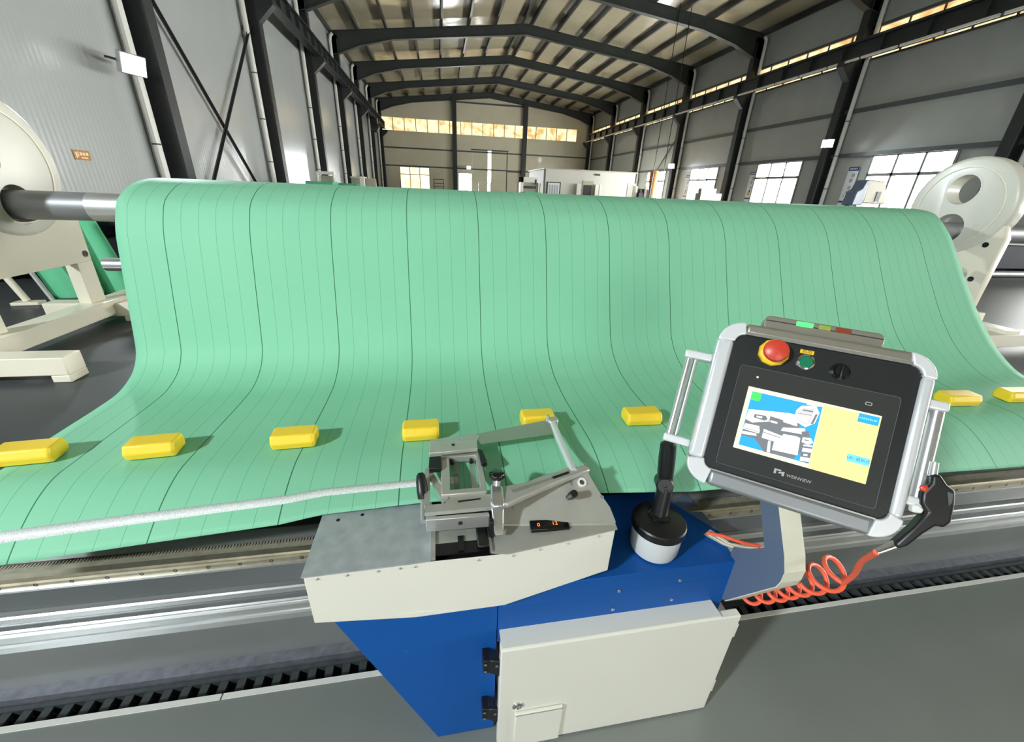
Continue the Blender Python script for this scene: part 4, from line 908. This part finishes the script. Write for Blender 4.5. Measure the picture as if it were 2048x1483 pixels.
# ------------------------------------------------------------------ things far down the hall
def parts_thing(name, label, cat, loc, specs, group=None):
    t = thing(name, label, cat, loc, group); x, y, z = loc
    for nm, m, bx_ in specs: MB().box(x+bx_[0], x+bx_[1], y+bx_[2], y+bx_[3], z+bx_[4], z+bx_[5]).build(nm, m, t, bevel=.01)
    return t
parts_thing('fabric_table', 'white topped table with green fabric near the left columns', 'table', (-3.83, 16.0, FZ), [('leg', 'white_paint', (-.13, -.07, -.3, -.2, .81, 1.03)), ('leg', 'white_paint', (.38, .44, -.3, -.2, .81, 1.03)), ('top_beam', 'white_paint', (-.13, .44, -.3, -.1, 1.03, 1.12)), ('green_load', 'green_roll', (-.42, .42, -.6, .3, .72, .81)), ('base', 'steel_dark', (-.40, .40, -.5, .3, 0, .72)), ('back_plate', 'beige', (-.06, .40, -.05, .05, .81, 1.0))], 'tables by the left columns')
parts_thing('fabric_table', 'grey table with white post and green fabric left of end window', 'table', (-2.9, 18.5, FZ), [('base', 'steel_dark', (-1.0, .45, -.5, .3, 0, .70)), ('green_load', 'green_roll', (-1.02, -.17, -.55, .35, .70, .79)), ('post', 'white_paint', (-.09, .08, -.4, -.25, .70, 1.06)), ('back_plate', 'beige', (-.50, .45, .1, .2, .70, 1.0)), ('top_bar', 'white_paint', (-.52, .10, .05, .2, 1.0, 1.05))], 'tables by the left columns')
parts_thing('wire_rack', 'small wire rack before the end wall', 'rack', (.11, 44.5, FZ), [('upright', 'steel_dark', (-.5, -.44, -.1, 0, 0, 1.55)), ('upright', 'steel_dark', (.44, .5, -.1, 0, 0, 1.55)), ('shelf', 'steel_dark', (-.5, .5, -.3, 0, 1.5, 1.55)), ('shelf', 'steel_dark', (-.5, .5, -.3, 0, 1.15, 1.2)), ('shelf', 'steel_dark', (-.5, .5, -.3, 0, .85, .9)), ('load', 'green_roll', (-.7, .7, -.5, -.3, .3, .62))])
parts_thing('white_framework', 'small white trolley before the sliding door', 'framework', (4.7, 43.5, FZ), [('post', 'white_paint', (-.75, -.65, 0, .1, 0, 1.42)), ('top_bar', 'white_paint', (-.75, .5, 0, .1, 1.34, 1.42)), ('post', 'white_paint', (.42, .5, 0, .1, 0, 1.42))])  # bare white frame of two posts and a top bar
parts_thing('white_machine', 'low white machine left of the office cabin', 'machine', (6.3, 28.6, FZ), [('side_post', 'white_paint', (-.95, -.75, 0, .6, 0, 1.62)), ('top', 'white_paint', (-.95, .2, 0, .6, 1.3, 1.62)), ('panel', 'beige', (-.75, .3, .2, .6, .0, 1.3)), ('dark_box', 'black', (.0, .12, -.02, 0, 1.2, 1.5)), ('arm', 'white_paint', (.35, .55, -.1, .1, .5, 1.3)), ('mouth', 'steel_dark', (-.7, .1, -.02, .2, .95, 1.1)), ('green_web', 'green_roll', (-.8, .4, -.4, 0, .62, .74))])
cb = thing('office_cabin', 'white panelled cabin standing before the right end columns', 'cabin', (10, 29, FZ))
MB().box(7.02, 13.47, 29.0, 34.0, FZ, 3.05).build('cabin_wall', 'cabin', cb); MB().box(6.92, 13.57, 28.9, 34.1, 3.05, 3.12).build('cabin_roof', 'beige', cb)
MB().box(6.97, 7.09, 28.95, 29.05, FZ, 3.05).build('corner_post', 'girt', cb)
nb = MB().box(7.22, 8.17, 28.93, 29.0, FZ, 2.30).build('notice_board', 'steel_dark', cb); MB().box(7.29, 8.09, 28.92, 28.93, FZ, 2.24).build('notice_sheet', 'banner', nb)
b = MB()
for i in range(4): b.box(7.37+.17*i, 7.47+.17*i, 28.91, 28.92, FZ+.7, 2.12)
b.build('notice_text', 'banner_pic', nb)['kind'] = 'stuff'
dw = MB().box(9.72, 10.47, 28.94, 29.0, FZ, 2.45).build('cabin_door', 'beige', cb); MB().box(9.77, 10.37, 28.93, 28.94, FZ, 2.2).build('door_dark', 'black', dw)
for x0, x1 in ((9.25, 9.55), (10.55, 10.8), (10.85, 11.0)): MB().box(x0, x1, 28.7, 28.9, FZ, 2.25).build('white_board', 'white_paint', cb)
MB().box(10.55, 10.87, 28.92, 29.0, 2.80, 2.92).build('air_vent', 'rust', cb)
t = thing('dish_lamp', 'small white dish on a stalk above the cabin roof', 'lamp', (7.2, 31.6, 3.121))
MB().tube([(7.16, 31.6, 3.15), (7.20, 31.6, 3.58)], .03, 8).build('stalk', 'white_paint', t); MB().lathe((7.22, 31.6, 3.74), (.3, -1, .1), [(0, -.06), (.12, -.04), (.18, 0), (.12, .03), (0, .04)], 16).build('dish', 'white_paint', t)
MB().box(7.0, 7.5, 31.4, 31.8, 3.121, 3.15).build('stalk_base', 'beige', t)
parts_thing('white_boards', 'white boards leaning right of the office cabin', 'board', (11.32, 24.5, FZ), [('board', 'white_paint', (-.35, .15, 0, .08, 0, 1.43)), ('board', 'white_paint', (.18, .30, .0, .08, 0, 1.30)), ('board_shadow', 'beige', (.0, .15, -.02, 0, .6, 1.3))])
parts_thing('dark_machine', 'dark machine beside the white boards', 'machine', (11.75, 24.3, FZ), [('body', 'black', (-.1, .70, 0, .5, 0, .95)), ('head', 'steel_dark', (0, .55, .1, .4, .95, 1.16)), ('light_part', 'beige', (.2, .35, -.05, 0, .7, 1.2))])
oc = MB(); n = 10; vs_ = []
for q, r in ((0, .24), (.5, .22), (1.2, .2), (1.7, .24), (2.1, .26), (2.24, .2), (2.29, 0.02)):
    vs_ += [(13.4+r*math.cos(2*math.pi*k/n)*1.1, 26.2+r*math.sin(2*math.pi*k/n), FZ+q) for k in range(n)]
oc.add(vs_, [(i*n+k, i*n+(k+1) % n, (i+1)*n+(k+1) % n, (i+1)*n+k) for i in range(6) for k in range(n)])
o = oc.build('draped_cloth', 'orange_cloth', org=(13.4, 26.2, FZ)); tag(o, 'tall orange brown draped bundle left of the far floodlight', 'bundle')
parts_thing('window_machine', 'pale machine standing before the third right window', 'machine', (14.4, 21.6, FZ), [('body', 'beige', (-.5, .75, 0, .5, 0, 1.05)), ('head', 'banner_pic', (-.45, .45, .1, .4, 1.05, 1.28))])
# second console seen beyond the roll
t = thing('second_console', 'beige console on a dark arm before the nearest right window', 'control panel', (9.8, 8.8, FZ))
MB().prism([(9.66, 8.6, 1.69), (10.30, 8.6, 1.69), (10.10, 8.6, 2.17), (9.60, 8.6, 2.19)], (.03, .3, 0)).build('console_box', 'beige', t, bevel=.03)
MB().prism([(9.36, 8.58, 1.64), (9.66, 8.58, 1.66), (9.62, 8.58, 2.18), (9.55, 8.58, 2.17), (9.50, 8.58, 2.00), (9.38, 8.58, 1.93)], (.02, .3, 0)).build('console_side', 'arm', t, bevel=.02)
MB().box(9.95, 10.06, 8.585, 8.6, 1.74, 1.95).build('socket', 'black', t)
MB().bar((9.45, 8.7, 1.7), (9.2, 8.7, FZ), .12, .12).build('console_arm', 'steel_dark', t); MB().box(9.0, 10.6, 8.5, 9.2, FZ, 1.50).build('console_base', 'navy', t, bevel=.02)
# cables dropping from the roof
for x, y, lb in ((11.25, 22.15, 'left one of two thin cables hanging from the roof'), (11.75, 22.0, 'right one of two thin cables hanging from the roof')):
    o = MB().tube([(x, y, roofz(x)-.01), (x+.01, y, 5), (x, y, FZ+.004)], .018, 6).build('hanging_cable', 'black', org=(x, y, FZ)); tag(o, lb, 'cable', 'cables from the roof')
